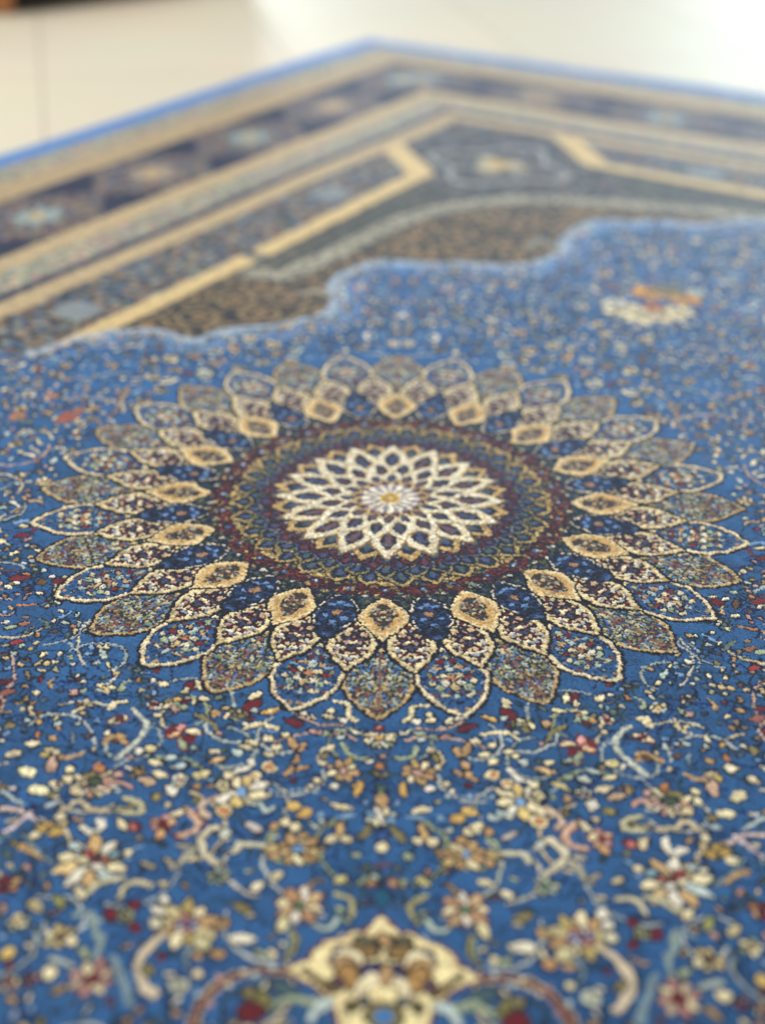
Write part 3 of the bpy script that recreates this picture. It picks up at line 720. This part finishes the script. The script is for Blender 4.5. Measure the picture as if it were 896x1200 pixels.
def p_outer_cream(inn, e, s, y, tt, k):
    put(inn, BLUE * .92)
    spots = [(.0, .040, .0026, .0034, lin(206, 180, 130), .25), (.0046, .037, .0024, .0022, WHITE * .9, .3), (.0088, .041, .0030, .0018, SAGE, .3), (.0, .031, .0030, .0026, lin(176, 120, 90), .3),
             (.0052, .029, .0026, .0018, CREAM * .9, .3), (.0104, .031, .0022, .0020, RED, .3), (.0, .022, .0022, .0030, PALE * .9, .25), (.0060, .021, .0028, .0016, TAN, .3), (.0105, .024, .0024, .0016, lin(126, 150, 176), .3),
             (.0038, .0145, .0020, .0020, MAROON, .3), (.0, .049, .0016, .0024, PALE * .8, .3), (.0080, .0480, .0026, .0014, CREAM * .8, .3), (.0128, .0370, .0020, .0016, CREAM * .85, .3), (.0040, .0455, .0018, .0014, PLUM, .3), (.0075, .0345, .0012, .0012, OLIVE, .3), (.0, .010, .0014, .0026, SAGE, .3), (.0128, .0275, .0012, .0018, OLIVE, .4)]
    aa = np.abs(s)
    for (c0, c1, x0, x1, bend) in ((.006, .050, .0, .0, .0), (.012, .034, .002, .012, .003), (.026, .046, .001, .009, -.002)):     # stems of the spray
        tt2 = np.clip((y - c0) / (c1 - c0), 0, 1)
        xx = x0 + (x1 - x0) * tt2 + bend * np.sin(np.pi * tt2)
        put(inn & (y > c0) & (y < c1) & (np.abs(aa - xx) < .0007), lin(150, 160, 140))
    d9, h9, _, _ = worley(aa + .05, y + .1, .0036, 111, .9)
    put(inn & (d9 < .42) & (h9 < .55), pick((h9 * 17.3) % 1, [lin(30, 46, 86), lin(120, 140, 156), lin(24, 30, 56), TAN * .8, SAGE * .8, lin(70, 96, 140), lin(96, 60, 62)]))
    spots = [(cs, cy, rs * 1.12, ry * 1.12, col, rim) for (cs, cy, rs, ry, col, rim) in spots]
    flower_fill(inn, s, y, spots, None)
    put(inn & (worley(s + .3, y, .0034, 94)[0] < .17), lin(16, 24, 50))
    put(inn & (e < .0028), lin(176, 160, 130))
    put(inn & (e < .0027) & (worley(s, y, .0024, 93)[0] < .58), lin(238, 220, 180))
    put(inn & (e < .0038) & (e > .0028), lin(24, 36, 74))
def p_mid(inn, e, s, y, tt, k):
    put(inn, lin(40, 22, 30))
    c = speckle(np.abs(s) + .05, y + .1, .0035, 95, [WHITE, lin(206, 176, 140), lin(150, 160, 176), lin(90, 30, 34), lin(60, 66, 90), CREAM, lin(46, 36, 48), lin(180, 140, 130)])
    d, _, _, _ = worley(np.abs(s) + .05, y + .1, .0035, 95, .85)
    m = inn & (d < .43); put(m, c)
    put(inn & (e < .0027), lin(222, 202, 152))
    bead, hid, _, _ = worley(s, y, .0040, 96)
    put(inn & (e < .0056) & (bead < .34), lin(230, 212, 168))
    put(inn & (e < .0027) & (bead > .62), lin(176, 150, 104))
def p_blue(inn, e, s, y, tt, k):
    c = speckle(np.abs(s) + .05, y + .1, .0030, 97, [lin(26, 42, 74), lin(18, 25, 45), lin(34, 56, 98), lin(17, 20, 34), lin(26, 44, 80), lin(64, 86, 124)], lin(14, 17, 28), .48)
    put(inn, c)
    put(inn & (np.hypot(s / .0036, (y - .022) / .0042) < 1), lin(60, 40, 40))
    put(inn & (np.hypot(s / .0028, (y - .022) / .0032) < 1), lin(158, 120, 88))
    for cs, cy in ((.005, .014), (.006, .028), (.0, .034), (.0, .011)):
        put(inn & (np.hypot((np.abs(s) - cs) / .0022, (y - cy) / .0016) < 1), lin(100, 134, 180))
    put(inn & (e < .0012) & (tt < .72), lin(60, 60, 70))
    put(inn & (e < .0013) & (tt < .72) & (worley(s, y, .0022, 98)[0] < .5), lin(226, 214, 190))
def p_gold(inn, e, s, y, tt, k):
    g = np.clip(e / .0055, 0, 1)[..., None]
    put(inn, (1 - g) * lin(236, 216, 168) + g * lin(196, 160, 100))
    put(inn & (worley(s, y, .0022, 99)[0] > .62), lin(186, 142, 78))
    q = np.hypot(s / .0086, (y - .025) / .0145)
    core = inn & (q < 1 - .25 * (y > .026) * np.abs(s) / .0076)
    put(core, lin(58, 46, 40))
    c = speckle(np.abs(s) + .05, y + .1, .0030, 100, [lin(170, 160, 140), lin(120, 80, 66), lin(140, 140, 130), lin(44, 40, 40), lin(190, 170, 130), lin(84, 88, 84)])
    d, _, _, _ = worley(np.abs(s) + .05, y + .1, .0030, 100, .85)
    put(core & (d < .42), c)
petal(16, 0., .1890, .2590, .0220, 1.00, .86, R_PET, p_outer_olive, .0022)
petal(16, .5, .1900, .2585, .0222, 1.00, .76, R_PET + 16, p_outer_cream, .0022)
petal(32, .5, .1600, .2160, .0152, .95, 1.12, R_PET + 32, p_mid, .0026)
petal(16, .5, .1310, .1850, .0140, .90, .90, R_PET + 64, p_blue, .0018)
petal(16, 0., .1300, .1830, .0160, .97, 1.45, R_PET + 80, p_gold, .0018)

# inner rings of the rosette
ph16, k16 = fold(16); ph32, k32 = fold(32); ph32b, k32b = fold(32, .5); ph16b, _ = fold(16, .5)
X_ = r * np.cos(tj) + 1; Y_ = r * np.sin(tj) + 1
zig = lambda ph, n: np.abs(ph) * n / np.pi                     # 0 on axis, 1 half way
core = r < .133 + .004 * zig(ph32, 32)
Gm[core] = R_ROS
put(core, speckle(X_, Y_, .0030, 101, [lin(30, 44, 60), lin(24, 30, 44), lin(54, 70, 70), lin(74, 76, 54), lin(22, 26, 38)], lin(16, 18, 28), .5))
mar = speckle(X_, Y_, .0024, 102, [lin(92, 30, 32), lin(78, 24, 28), lin(104, 38, 36), lin(62, 20, 26), lin(112, 52, 44), lin(34, 22, 32)], lin(34, 14, 20), .48)
hk32 = .75 + .5 * h2(k32, k32 * 0, 9); hk16 = .8 + .4 * h2(k16, k16 * 0, 12)
m = (r > .1170 - .004 * zig(ph16, 16)) & (r < .1270 + .006 * zig(ph32b, 32)); put(m, mar)
q = np.hypot(r * ph32, r - .1235); put(q < .0030, lin(26, 34, 58)); put(q < .0022, lin(70, 90, 126)); put(q < .0010, lin(196, 196, 190))
q = np.hypot(r * ph32b, r - .1315); put(q < .0016, lin(206, 196, 180))
# olive and gold tracery between the two maroon rings
m = (r > .0985) & (r < .1180); put(m, speckle(X_, Y_, .0026, 103, [lin(50, 66, 74), lin(66, 80, 76), lin(32, 44, 60), lin(104, 98, 62), lin(24, 32, 46), lin(132, 112, 66), lin(20, 24, 34)], lin(20, 22, 32), .5))
GT = speckle(X_, Y_, .0022, 110, [lin(206, 176, 110), lin(186, 156, 90), lin(220, 196, 136), lin(160, 132, 76)], lin(120, 98, 56), .52)
ar = .0995 + .0165 * np.cos(ph16 * 8) ** .7
m = (np.abs(r - ar) < .0019) & (r > .0985); put(m, GT)
ar2 = .1020 + .0080 * np.abs(np.cos(ph16b * 8)) ** .8
m = (np.abs(r - ar2) < .0010) & (r > .0985) & (h2(k16, k16 * 0, 14) > .2); put(m, GT * .8)
for dphi in (-.6, -.2, .2, .6):
    tt_ = np.clip((r - .100) / .016, 0, 1)
    m = (r > .100) & (r < .116) & (np.abs(r * (ph16 - dphi * (.11 + .05 * tt_))) < .0013 * np.sin(np.pi * tt_) ** .5); put(m, GT * (.75 + .25 * abs(dphi)))
for ph_, c0, c1, wd in ((ph32, .101, .1085, .0017), (ph32b, .1075, .1165, .0015)):
    tt_ = np.clip((r - c0) / (c1 - c0), 0, 1)
    m = (r > c0) & (r < c1) & (np.abs(r * ph_) < wd * np.sin(np.pi * tt_) ** .6); put(m, GT)
q = np.hypot(r * ph16 / 1.2, r - .1075); put(q < .0034, lin(24, 30, 48)); put(q < .0026, lin(74, 96, 134)); put(q < .0010, lin(190, 176, 130))
# inner maroon ring and its florets
m = (r > .0860 + .0025 * zig(ph32, 32)) & (r < .0985 + .002 * zig(ph32b, 32)); put(m, mar)
q = np.hypot(r * ph32 / 1.25, r - .0990) / hk32
put(q < .0048, lin(18, 22, 38)); put(q < .0038, speckle(X_, Y_, .0022, 108, [lin(96, 116, 146), lin(60, 80, 120), lin(130, 146, 168), lin(40, 52, 84)])); put((q < .0028) & (ph32 > 0), lin(44, 60, 98)); put(q < .0011, lin(190, 194, 190))
q = np.hypot(r * ph32b, r - .0890); put(q < .0018, lin(206, 182, 120))
# dark ring under the star
m = r < .0865 + .0020 * zig(ph32, 32); put(m, speckle(X_, Y_, .0028, 105, [lin(34, 50, 68), lin(24, 30, 46), lin(66, 78, 68), lin(44, 62, 92), lin(104, 94, 62), lin(20, 22, 34), lin(140, 118, 74)], lin(16, 18, 26), .48))
for phx, rr, rs, c1, c2 in ((ph32b, .0825, .0030, lin(60, 82, 118), lin(190, 186, 170)), (ph16b, .0770, .0042, lin(150, 132, 84), lin(56, 40, 44)), (ph16b, .0690, .0034, lin(120, 104, 70), lin(60, 60, 70))):
    q = np.hypot(r * phx / 1.1, r - rr) / (hk32 if phx is ph32b else 1); put(q < rs + .0008, lin(18, 20, 32)); put(q < rs, c1); put(q < rs * .5, c2)
d_, hd_, _, _ = worley(X_, Y_, .0026, 109, .9)
m = (r > .066) & (r < .133) & (hd_ < .24) & (d_ < .5)
put(m, pick((hd_ * 31.7) % 1, [lin(186, 158, 98), lin(110, 108, 70), lin(20, 24, 36), lin(30, 40, 60), lin(120, 132, 122), lin(150, 128, 78), lin(18, 20, 30)]))
# tiers of small pointed scales closing in on the cream star
def scale(edge_cols, ew, core_cols, cell=.0020, gap=None):
    def paint(inn, e, s, y, tt, k):
        put(inn, speckle(np.abs(s) + .05, y + .1, cell, 112, core_cols, lin(16, 17, 26), .5))
        v = (h2(k, k * 0 + 3, 15) < .5)
        put(inn & (np.hypot(s / .0022, (tt - .42) * 5) < 1), np.where(v[..., None], core_cols[0] * 1.5 + .03, core_cols[-1] * 1.5 + .02).astype(np.float32))
        put(inn & (e < ew), speckle(s + .3, y, .0021, 113, edge_cols, edge_cols[0] * .6, .56))
    return paint
GE = [lin(196, 166, 104), lin(176, 146, 86), lin(210, 186, 128), lin(150, 126, 74)]
OE = [lin(140, 128, 82), lin(120, 116, 78), lin(160, 142, 92), lin(100, 100, 72)]
BE = [lin(84, 102, 130), lin(60, 76, 108), lin(112, 126, 146), lin(48, 60, 88)]
TE = [lin(206, 172, 114), lin(190, 154, 98), lin(220, 194, 138), lin(170, 138, 88)]
CE = [lin(246, 238, 214), lin(240, 226, 190), lin(248, 242, 224), lin(226, 204, 156)]
DK = [lin(40, 56, 66), lin(24, 32, 46), lin(60, 70, 58), lin(28, 34, 56), lin(44, 58, 88)]
PL = [lin(72, 48, 56), lin(36, 32, 48), lin(96, 104, 118), lin(54, 38, 44), lin(40, 48, 76)]
petal(32, .5, .0985, .1190, .0086, .95, 1.0, R_ROS, scale(GE, .0025, DK), .0012)
petal(32, 0., .0930, .1085, .0080, .95, 1.0, R_ROS, scale(OE, .0020, DK), .0012)
petal(32, .5, .0860, .1000, .0074, .95, 1.0, R_ROS, scale(BE, .0016, [lin(30, 40, 70), lin(22, 26, 44), lin(74, 26, 30)]), .0012)
petal(32, 0., .0790, .0925, .0070, .95, 1.0, R_ROS, scale([lin(96, 34, 36), lin(80, 26, 30), lin(112, 50, 44)], .0016, DK), .0012)
petal(16, .5, .0560, .0880, .0108, .95, 1.0, R_ROS, scale(TE, .0046, DK), .0014)
petal(16, 0., .0400, .0845, .0118, .88, 1.15, R_ROS, scale(CE, .0058, PL), .0016, lin(120, 96, 62))
petal(16, .5, .0300, .0600, .0096, .90, 1.0, R_ROS, scale(CE, .0046, [lin(34, 36, 58), lin(28, 28, 44), lin(84, 98, 120), lin(60, 40, 48)]), .0010, lin(170, 138, 88))
petal(16, 0., .0200, .0430, .0072, .90, 1.0, R_ROS, scale(CE, .0034, PL), .0008, lin(190, 160, 104))
petal(16, .5, .0120, .0300, .0048, .90, 1.0, R_ROS, scale(TE, .0014, [PLUM, lin(64, 54, 74), lin(84, 70, 84)]), .0006, lin(190, 160, 104))
m = r < .0206; put(m, lin(150, 140, 144)); m = (r < .0212) & (zig(ph16, 16) < .46); put(m, lin(240, 232, 210))
put(r < .0084, lin(230, 206, 140)); put(r < .0068, lin(176, 140, 74)); put(r < .0026, lin(206, 180, 110))
canvas[my0:my1, mx0:mx1] = Cm
region[my0:my1, mx0:mx1] = Gm
del Cm, Gm, r, t, tj, X_, Y_

# light motifs are never one flat dye: mottle them knot by knot
for y0 in range(0, NY, 500):
    y1 = min(y0 + 500, NY)
    c = canvas[y0:y1]
    lm = c @ np.array([.3, .5, .2], np.float32)
    mk = (lm > .2) & (c[..., 0] > c[..., 2] * .6)
    X, Y = np.meshgrid((np.arange(NX) + .5) * RES, (np.arange(y0, y1) + .5) * RES)
    d, hid, _, _ = worley(X[mk], Y[mk], .0028, 501, .9)
    f = np.choose(np.minimum((hid * 8).astype(int), 7), [1.08, 1, 1.04, .66, .88, 1, .78, 1.06]).astype(np.float32)
    f = np.where(d > .66, f * .75, f).astype(np.float32)
    v = c[mk] * f[:, None]
    c[mk] = np.minimum(v, .92)
wob = [vnoise((NY // 2 + 1, NX // 2 + 1), 330, 601 + k) - .5 for k in range(2)]
# per-knot dye variation over everything
for y0 in range(0, NY, 500):
    y1 = min(y0 + 500, NY)
    c = canvas[y0:y1]
    c *= (1 + .16 * (rng.random(c.shape[:2], dtype=np.float32) - .5))[..., None]

# ------------------------------------------------------------------ materials
def wool_material():
    mt = bpy.data.materials.new('knotted_silk_pile'); mt.use_nodes = True
    nt = mt.node_tree; b = nt.nodes['Principled BSDF']
    at = nt.nodes.new('ShaderNodeAttribute'); at.attribute_name = 'dye'
    tc = nt.nodes.new('ShaderNodeTexCoord')
    nz = nt.nodes.new('ShaderNodeTexNoise'); nz.inputs['Scale'].default_value = 900; nz.inputs['Detail'].default_value = 2
    nt.links.new(tc.outputs['Object'], nz.inputs['Vector'])
    mr = nt.nodes.new('ShaderNodeMapRange'); mr.inputs[1].default_value = .25; mr.inputs[2].default_value = .75; mr.inputs[3].default_value = .78; mr.inputs[4].default_value = 1.22
    nt.links.new(nz.outputs['Fac'], mr.inputs[0])
    mul = nt.nodes.new('ShaderNodeVectorMath'); mul.operation = 'SCALE'
    nt.links.new(at.outputs['Color'], mul.inputs[0]); nt.links.new(mr.outputs[0], mul.inputs['Scale'])
    nt.links.new(mul.outputs[0], b.inputs['Base Color'])
    b.inputs['Roughness'].default_value = .62
    b.inputs['Specular IOR Level'].default_value = .10
    b.inputs['Sheen Weight'].default_value = 1.0
    b.inputs['Sheen Roughness'].default_value = .42
    m2 = nt.nodes.new('ShaderNodeVectorMath'); m2.operation = 'MULTIPLY_ADD'
    m2.inputs[1].default_value = (1.0, 1.0, 1.0); m2.inputs[2].default_value = (.14, .21, .31)
    nt.links.new(at.outputs['Color'], m2.inputs[0]); nt.links.new(m2.outputs[0], b.inputs['Sheen Tint'])
    bp = nt.nodes.new('ShaderNodeBump'); bp.inputs['Strength'].default_value = .35; bp.inputs['Distance'].default_value = .0006
    nt.links.new(nz.outputs['Fac'], bp.inputs['Height']); nt.links.new(bp.outputs[0], b.inputs['Normal'])
    return mt
WOOL = wool_material()
def plain(name, col, rough, noise=0., scale=20., spec=.5):
    mt = bpy.data.materials.new(name); mt.use_nodes = True
    nt = mt.node_tree; b = nt.nodes['Principled BSDF']
    b.inputs['Roughness'].default_value = rough; b.inputs['Specular IOR Level'].default_value = spec
    nz = nt.nodes.new('ShaderNodeTexNoise'); nz.inputs['Scale'].default_value = scale; nz.inputs['Detail'].default_value = 4
    tc = nt.nodes.new('ShaderNodeTexCoord'); nt.links.new(tc.outputs['Object'], nz.inputs['Vector'])
    rp = nt.nodes.new('ShaderNodeValToRGB')
    rp.color_ramp.elements[0].position = .3; rp.color_ramp.elements[1].position = .7
    rp.color_ramp.elements[0].color = (*[c * (1 - noise) for c in col], 1); rp.color_ramp.elements[1].color = (*[min(c * (1 + noise), 1) for c in col], 1)
    nt.links.new(nz.outputs['Fac'], rp.inputs[0]); nt.links.new(rp.outputs[0], b.inputs['Base Color'])
    return mt

# ------------------------------------------------------------------ objects
def link(o, parent=None):
    scene.collection.objects.link(o)
    if parent: o.parent = parent
    return o
rug = bpy.data.objects.new('rug', None); link(rug)
rug['label'] = 'fine blue Persian rug with a many-petalled sunburst medallion lying on pale floor tiles'
rug['category'] = 'rug'

# pile surface in tiles, finer where the lens is sharp
T = .1
ntx, nty = int(round(RW / T)), int(round(RL / T))
verts = []; cols = []; faces = []; freg = []; base = 0
KN = .00125
lumw = np.array([.3, .5, .2], np.float32)
und = vnoise((271, 181), 9, 301)
def undul(u, v):
    iy = np.clip((v / RL * 270).astype(int), 0, 269); ix = np.clip((u / RW * 180).astype(int), 0, 179)
    ty = np.clip(v / RL * 270 - iy, 0, 1); tx = np.clip(u / RW * 180 - ix, 0, 1)
    return (und[iy, ix] * (1 - tx) + und[iy, ix + 1] * tx) * (1 - ty) + (und[iy + 1, ix] * (1 - tx) + und[iy + 1, ix + 1] * tx) * ty
for j in range(nty):
    for i in range(ntx):
        uu = i * T + T * np.array([0, .5, 1, 0, 1, 0, .5, 1, .5]); vv = j * T + T * np.array([0, 0, 0, .5, .5, 1, 1, 1, .5])
        w = U2W(np.stack([uu, vv], -1))
        ok = w[:, 1] > .2
        n = 10
        if ok.any():
            x, y, z = fwd(w[ok, 0], w[ok, 1])
            inx = (x > -60) & (x < 956) & (y < 1270)
            if inx.any():
                yb = y[inx].max(); yt = y[inx].min()
                if yb > 600 and yt < 905: n = 200
                elif yb > 880: n = 125
                elif yb > 400: n = 80
                else: n = 50
            elif ((x > -500) & (x < 1400)).any(): n = 33
        g = np.linspace(0, T, n + 1)
        gu, gv = np.meshgrid(i * T + g, j * T + g)
        if n == 200:
            d, hid, kx, ky = worley(gu, gv, KN, 401, .55)
            su, sv = kx, ky
            hk = .00055 * (1 - (d / .75) ** 2)
        else:
            su, sv, d, hid = gu, gv, None, None
            hk = 0
        wi = np.clip((su / RES / 2).astype(int), 0, NX // 2); wj = np.clip((sv / RES / 2).astype(int), 0, NY // 2)
        su = su + .0021 * wob[0][wj, wi]; sv = sv + .0021 * wob[1][wj, wi]
        ci = np.clip((su / RES).astype(int), 0, NX - 1); cj = np.clip((sv / RES).astype(int), 0, NY - 1)
        col = canvas[cj, ci]
        lum = np.clip(col @ lumw, 0, .6)
        if n == 200:
            col = col * (.74 + .5 * hid)[..., None]
        zz = .0009 * (lum - .2) + hk + .0030 * (undul(gu, gv) - .5)
        if n >= 80 and n < 200: zz = zz + .0004 * (rng.random(gu.shape) - .5)
        eb = np.minimum(np.minimum(gu, RW - gu), np.minimum(gv, RL - gv))
        zz = zz - .006 * np.clip(1 - eb / .012, 0, 1) ** 2
        wv = (.006 * np.sin(gu * 7.3 + 1.0) + .004 * np.sin(gu * 17 + .4)) * np.clip(1 - gv / .2, 0, 1) + .004 * np.sin(gv * 5.1) * np.clip(1 - gu / .2, 0, 1)
        P = U2W(np.stack([gu, gv], -1))
        P = P + wv[..., None] * (NU_ + NV_) * .5
        verts.append(np.concatenate([P, zz[..., None]], -1).reshape(-1, 3).astype(np.float32))
        cols.append(col.reshape(-1, 3).astype(np.float32))
        a = np.arange(n)
        k0 = (a[:, None] * (n + 1) + a[None, :]).reshape(-1) + base
        f = np.stack([k0, k0 + (n + 1), k0 + (n + 2), k0 + 1], -1)      # counter-clockwise seen from above
        faces.append(f)
        cu = ((i * T + g[:-1] + T / n / 2) / RES).astype(int).clip(0, NX - 1); cv = ((j * T + g[:-1] + T / n / 2) / RES).astype(int).clip(0, NY - 1)
        freg.append(region[cv][:, cu].reshape(-1))
        base += (n + 1) ** 2
verts = np.concatenate(verts); cols = np.concatenate(cols); faces = np.concatenate(faces); freg = np.concatenate(freg)
print('verts', len(verts), 'faces', len(faces))
p0, p1, p2 = verts[faces[0][0]], verts[faces[0][1]], verts[faces[0][2]]
if np.cross(p1 - p0, p2 - p1)[2] < 0: faces = faces[:, ::-1]

def pile(name, ids, parent):
    m = np.isin(freg, ids)
    if not m.any(): return None
    f = faces[m]
    idx, inv = np.unique(f.reshape(-1), return_inverse=True)
    me = bpy.data.meshes.new(name)
    me.vertices.add(len(idx)); me.vertices.foreach_set('co', verts[idx].reshape(-1))
    nf = len(f)
    me.loops.add(nf * 4); me.loops.foreach_set('vertex_index', inv.reshape(-1).astype(np.int32))
    me.polygons.add(nf); me.polygons.foreach_set('loop_start', np.arange(0, nf * 4, 4, dtype=np.int32))
    me.polygons.foreach_set('use_smooth', np.ones(nf, bool))
    at = me.attributes.new('dye', 'FLOAT_COLOR', 'POINT')
    at.data.foreach_set('color', np.concatenate([cols[idx], np.ones((len(idx), 1), np.float32)], 1).reshape(-1))
    me.update(); me.validate()
    me.materials.append(WOOL)
    return link(bpy.data.objects.new(name, me), parent)

pile('edge_binding', [R_BIND], rug)
pile('guard_border', [R_OUT], rug)
pile('main_border', [R_MAIN], rug)
pile('guard_border', [R_INN], rug)
pile('inner_border', [R_INB], rug)
pile('inner_border', [R_INB2], rug)
pile('field', [R_FIELD], rug)
pile('pendant', [R_PEND], rug)
for k in range(4): pile('corner_spandrel', [R_SP + k], rug)
medallion = pile('medallion', [R_MED], rug)
pile('rosette', [R_ROS], medallion)
for a, n, lab in ((0, 16, 'grey olive petal with a thin tan outline'), (16, 16, 'blue petal with a thick cream outline'), (32, 32, 'small cream petal with dark mottled centre'),
                  (64, 16, 'dark navy petal'), (80, 16, 'small gold petal')):
    for k in range(n):
        o = pile('petal', [R_PET + a + k], medallion)
        if o: o['label'] = lab

def mesh_obj(name, vs, fs, mat, parent=None, smooth_=False):
    me = bpy.data.meshes.new(name); me.from_pydata([tuple(map(float, v)) for v in vs], [], fs); me.update()
    me.materials.append(mat)
    if smooth_: me.polygons.foreach_set('use_smooth', np.ones(len(me.polygons), bool))
    return link(bpy.data.objects.new(name, me), parent)
def slab(pts, z0, z1):
    n = len(pts)
    vs = [(x, y, z0) for x, y in pts] + [(x, y, z1) for x, y in pts]
    fs = [list(range(n, 2 * n)), list(range(n))[::-1]] + [[i, (i + 1) % n, n + (i + 1) % n, n + i] for i in range(n)]
    return vs, fs

FLOOR_Z = -.011
e_ = .004
ring = U2W(np.array([(e_, e_), (RW - e_, e_), (RW - e_, RL - e_), (e_, RL - e_)]))[::-1]
vs, fs = slab([tuple(p) for p in ring], FLOOR_Z + .0005, -.0042)
mesh_obj('backing', vs, fs, plain('cotton_foundation', lin(40, 60, 100), .9, .1, 300, .1), rug)

# white warp fringe along the two short ends
def fringe(v_edge, sign):
    vs, fs = [], []
    n = 520
    for k in range(n):
        u = (k + .5) / n * RW + rnd.uniform(-.001, .001)
        L = rnd.uniform(.040, .062)
        w0 = .0011
        lean = rnd.uniform(-.010, .010)
        prev = None
        for s_ in range(6):
            t_ = s_ / 5
            cu = u + lean * t_ ** 2; cv = v_edge + sign * (L * t_ - .004)
            z = FLOOR_Z + .0055 * (1 - t_) ** 1.5 + .0016
            ring_ = []
            for a in range(4):
                an = a * math.pi / 2
                q = U2W(np.array([cu + w0 * math.cos(an) * (1 - .4 * t_), cv]))
                ring_.append((q[0], q[1], z + w0 * math.sin(an)))
            b0 = len(vs); vs += ring_
            if prev is not None:
                for a in range(4): fs.append([prev + a, prev + (a + 1) % 4, b0 + (a + 1) % 4, b0 + a])
            prev = b0
    return vs, fs
FR = plain('white_cotton_fringe', lin(236, 230, 216), .8, .06, 200, .2)
for v_, s_ in ((0, -1), (RL, 1)):
    vs, fs = fringe(v_, s_)
    mesh_obj('fringe', vs, fs, FR, rug, True)

# floor: glazed beige tiles with thin grout
fm = bpy.data.materials.new('glazed_floor_tiles'); fm.use_nodes = True
nt = fm.node_tree; b = nt.nodes['Principled BSDF']
tc = nt.nodes.new('ShaderNodeTexCoord')
mp_ = nt.nodes.new('ShaderNodeMapping'); mp_.inputs['Rotation'].default_value = (0, 0, math.radians(-13.2)); mp_.inputs['Location'].default_value = (.024, .12, 0)
nt.links.new(tc.outputs['Object'], mp_.inputs[0])
br = nt.nodes.new('ShaderNodeTexBrick'); br.offset = 0; br.squash = 1
br.inputs['Color1'].default_value = (*lin(209, 203, 184), 1); br.inputs['Color2'].default_value = (*lin(205, 200, 182), 1); br.inputs['Mortar'].default_value = (*lin(182, 175, 161), 1)
br.inputs['Scale'].default_value = 1; br.inputs['Mortar Size'].default_value = .003; br.inputs['Brick Width'].default_value = .40; br.inputs['Row Height'].default_value = .80; br.inputs['Mortar Smooth'].default_value = .2
nt.links.new(mp_.outputs[0], br.inputs['Vector'])
nz = nt.nodes.new('ShaderNodeTexNoise'); nz.inputs['Scale'].default_value = 3; nz.inputs['Detail'].default_value = 4
nt.links.new(tc.outputs['Object'], nz.inputs['Vector'])
mx = nt.nodes.new('ShaderNodeMixRGB'); mx.blend_type = 'MULTIPLY'; mx.inputs[0].default_value = .12
nt.links.new(br.outputs['Color'], mx.inputs[1]); nt.links.new(nz.outputs['Color'], mx.inputs[2]); nt.links.new(mx.outputs[0], b.inputs['Base Color'])
b.inputs['Roughness'].default_value = .52
b.inputs['Specular IOR Level'].default_value = .16
vs, fs = slab([(-9, -6), (9, -6), (9, 12), (-9, 12)], FLOOR_Z - .05, FLOOR_Z)
fl = mesh_obj('floor', vs, fs, fm); fl['kind'] = 'structure'

# low wooden cabinet beyond the rug: only the foot and a block coloured as toe-space shade reach into the picture
WOOD = plain('varnished_wood', lin(196, 128, 74), .35, .25, 30)
TOE_SHADE = plain('plinth_toe_shade', lin(44, 38, 30), .7, .15, 30)  # dark colour stands in for the shade under the cabinet
def box(x0, x1, y0, y1, z0, z1, b=.004):
    import bmesh
    bm = bmesh.new()
    bmesh.ops.create_cube(bm, size=1)
    for v in bm.verts: v.co = ((x0 + x1) / 2 + v.co.x * (x1 - x0), (y0 + y1) / 2 + v.co.y * (y1 - y0), (z0 + z1) / 2 + v.co.z * (z1 - z0))
    bmesh.ops.bevel(bm, geom=bm.edges[:], offset=b, segments=2, affect='EDGES')
    vs = [tuple(v.co) for v in bm.verts]; fs = [[v.index for v in f.verts] for f in bm.faces]
    bm.free(); return vs, fs
cab = bpy.data.objects.new('wooden_cabinet', None); link(cab)
cab.location = (-.70, 2.705, FLOOR_Z); cab.rotation_euler = (0, 0, math.radians(42))
cab['label'] = 'brown wooden furniture foot with a block painted dark as the shade under it standing on the floor tiles beyond the rug'
cab['category'] = 'cabinet'
for nm, bx, mt in (('foot', (-.045, .0, .0, .05, 0, .09), WOOD), ('shade_plinth', (.002, .5, .02, .40, 0, .088), TOE_SHADE), ('body', (-.06, .56, -.02, .42, .09, .62), WOOD),
                   ('door', (-.04, .24, -.036, -.021, .12, .59), WOOD), ('door', (.25, .54, -.036, -.021, .12, .59), WOOD), ('foot', (.502, .547, .0, .05, 0, .09), WOOD)):
    vs, fs = box(*bx)
    mesh_obj(nm, vs, fs, mt, cab)
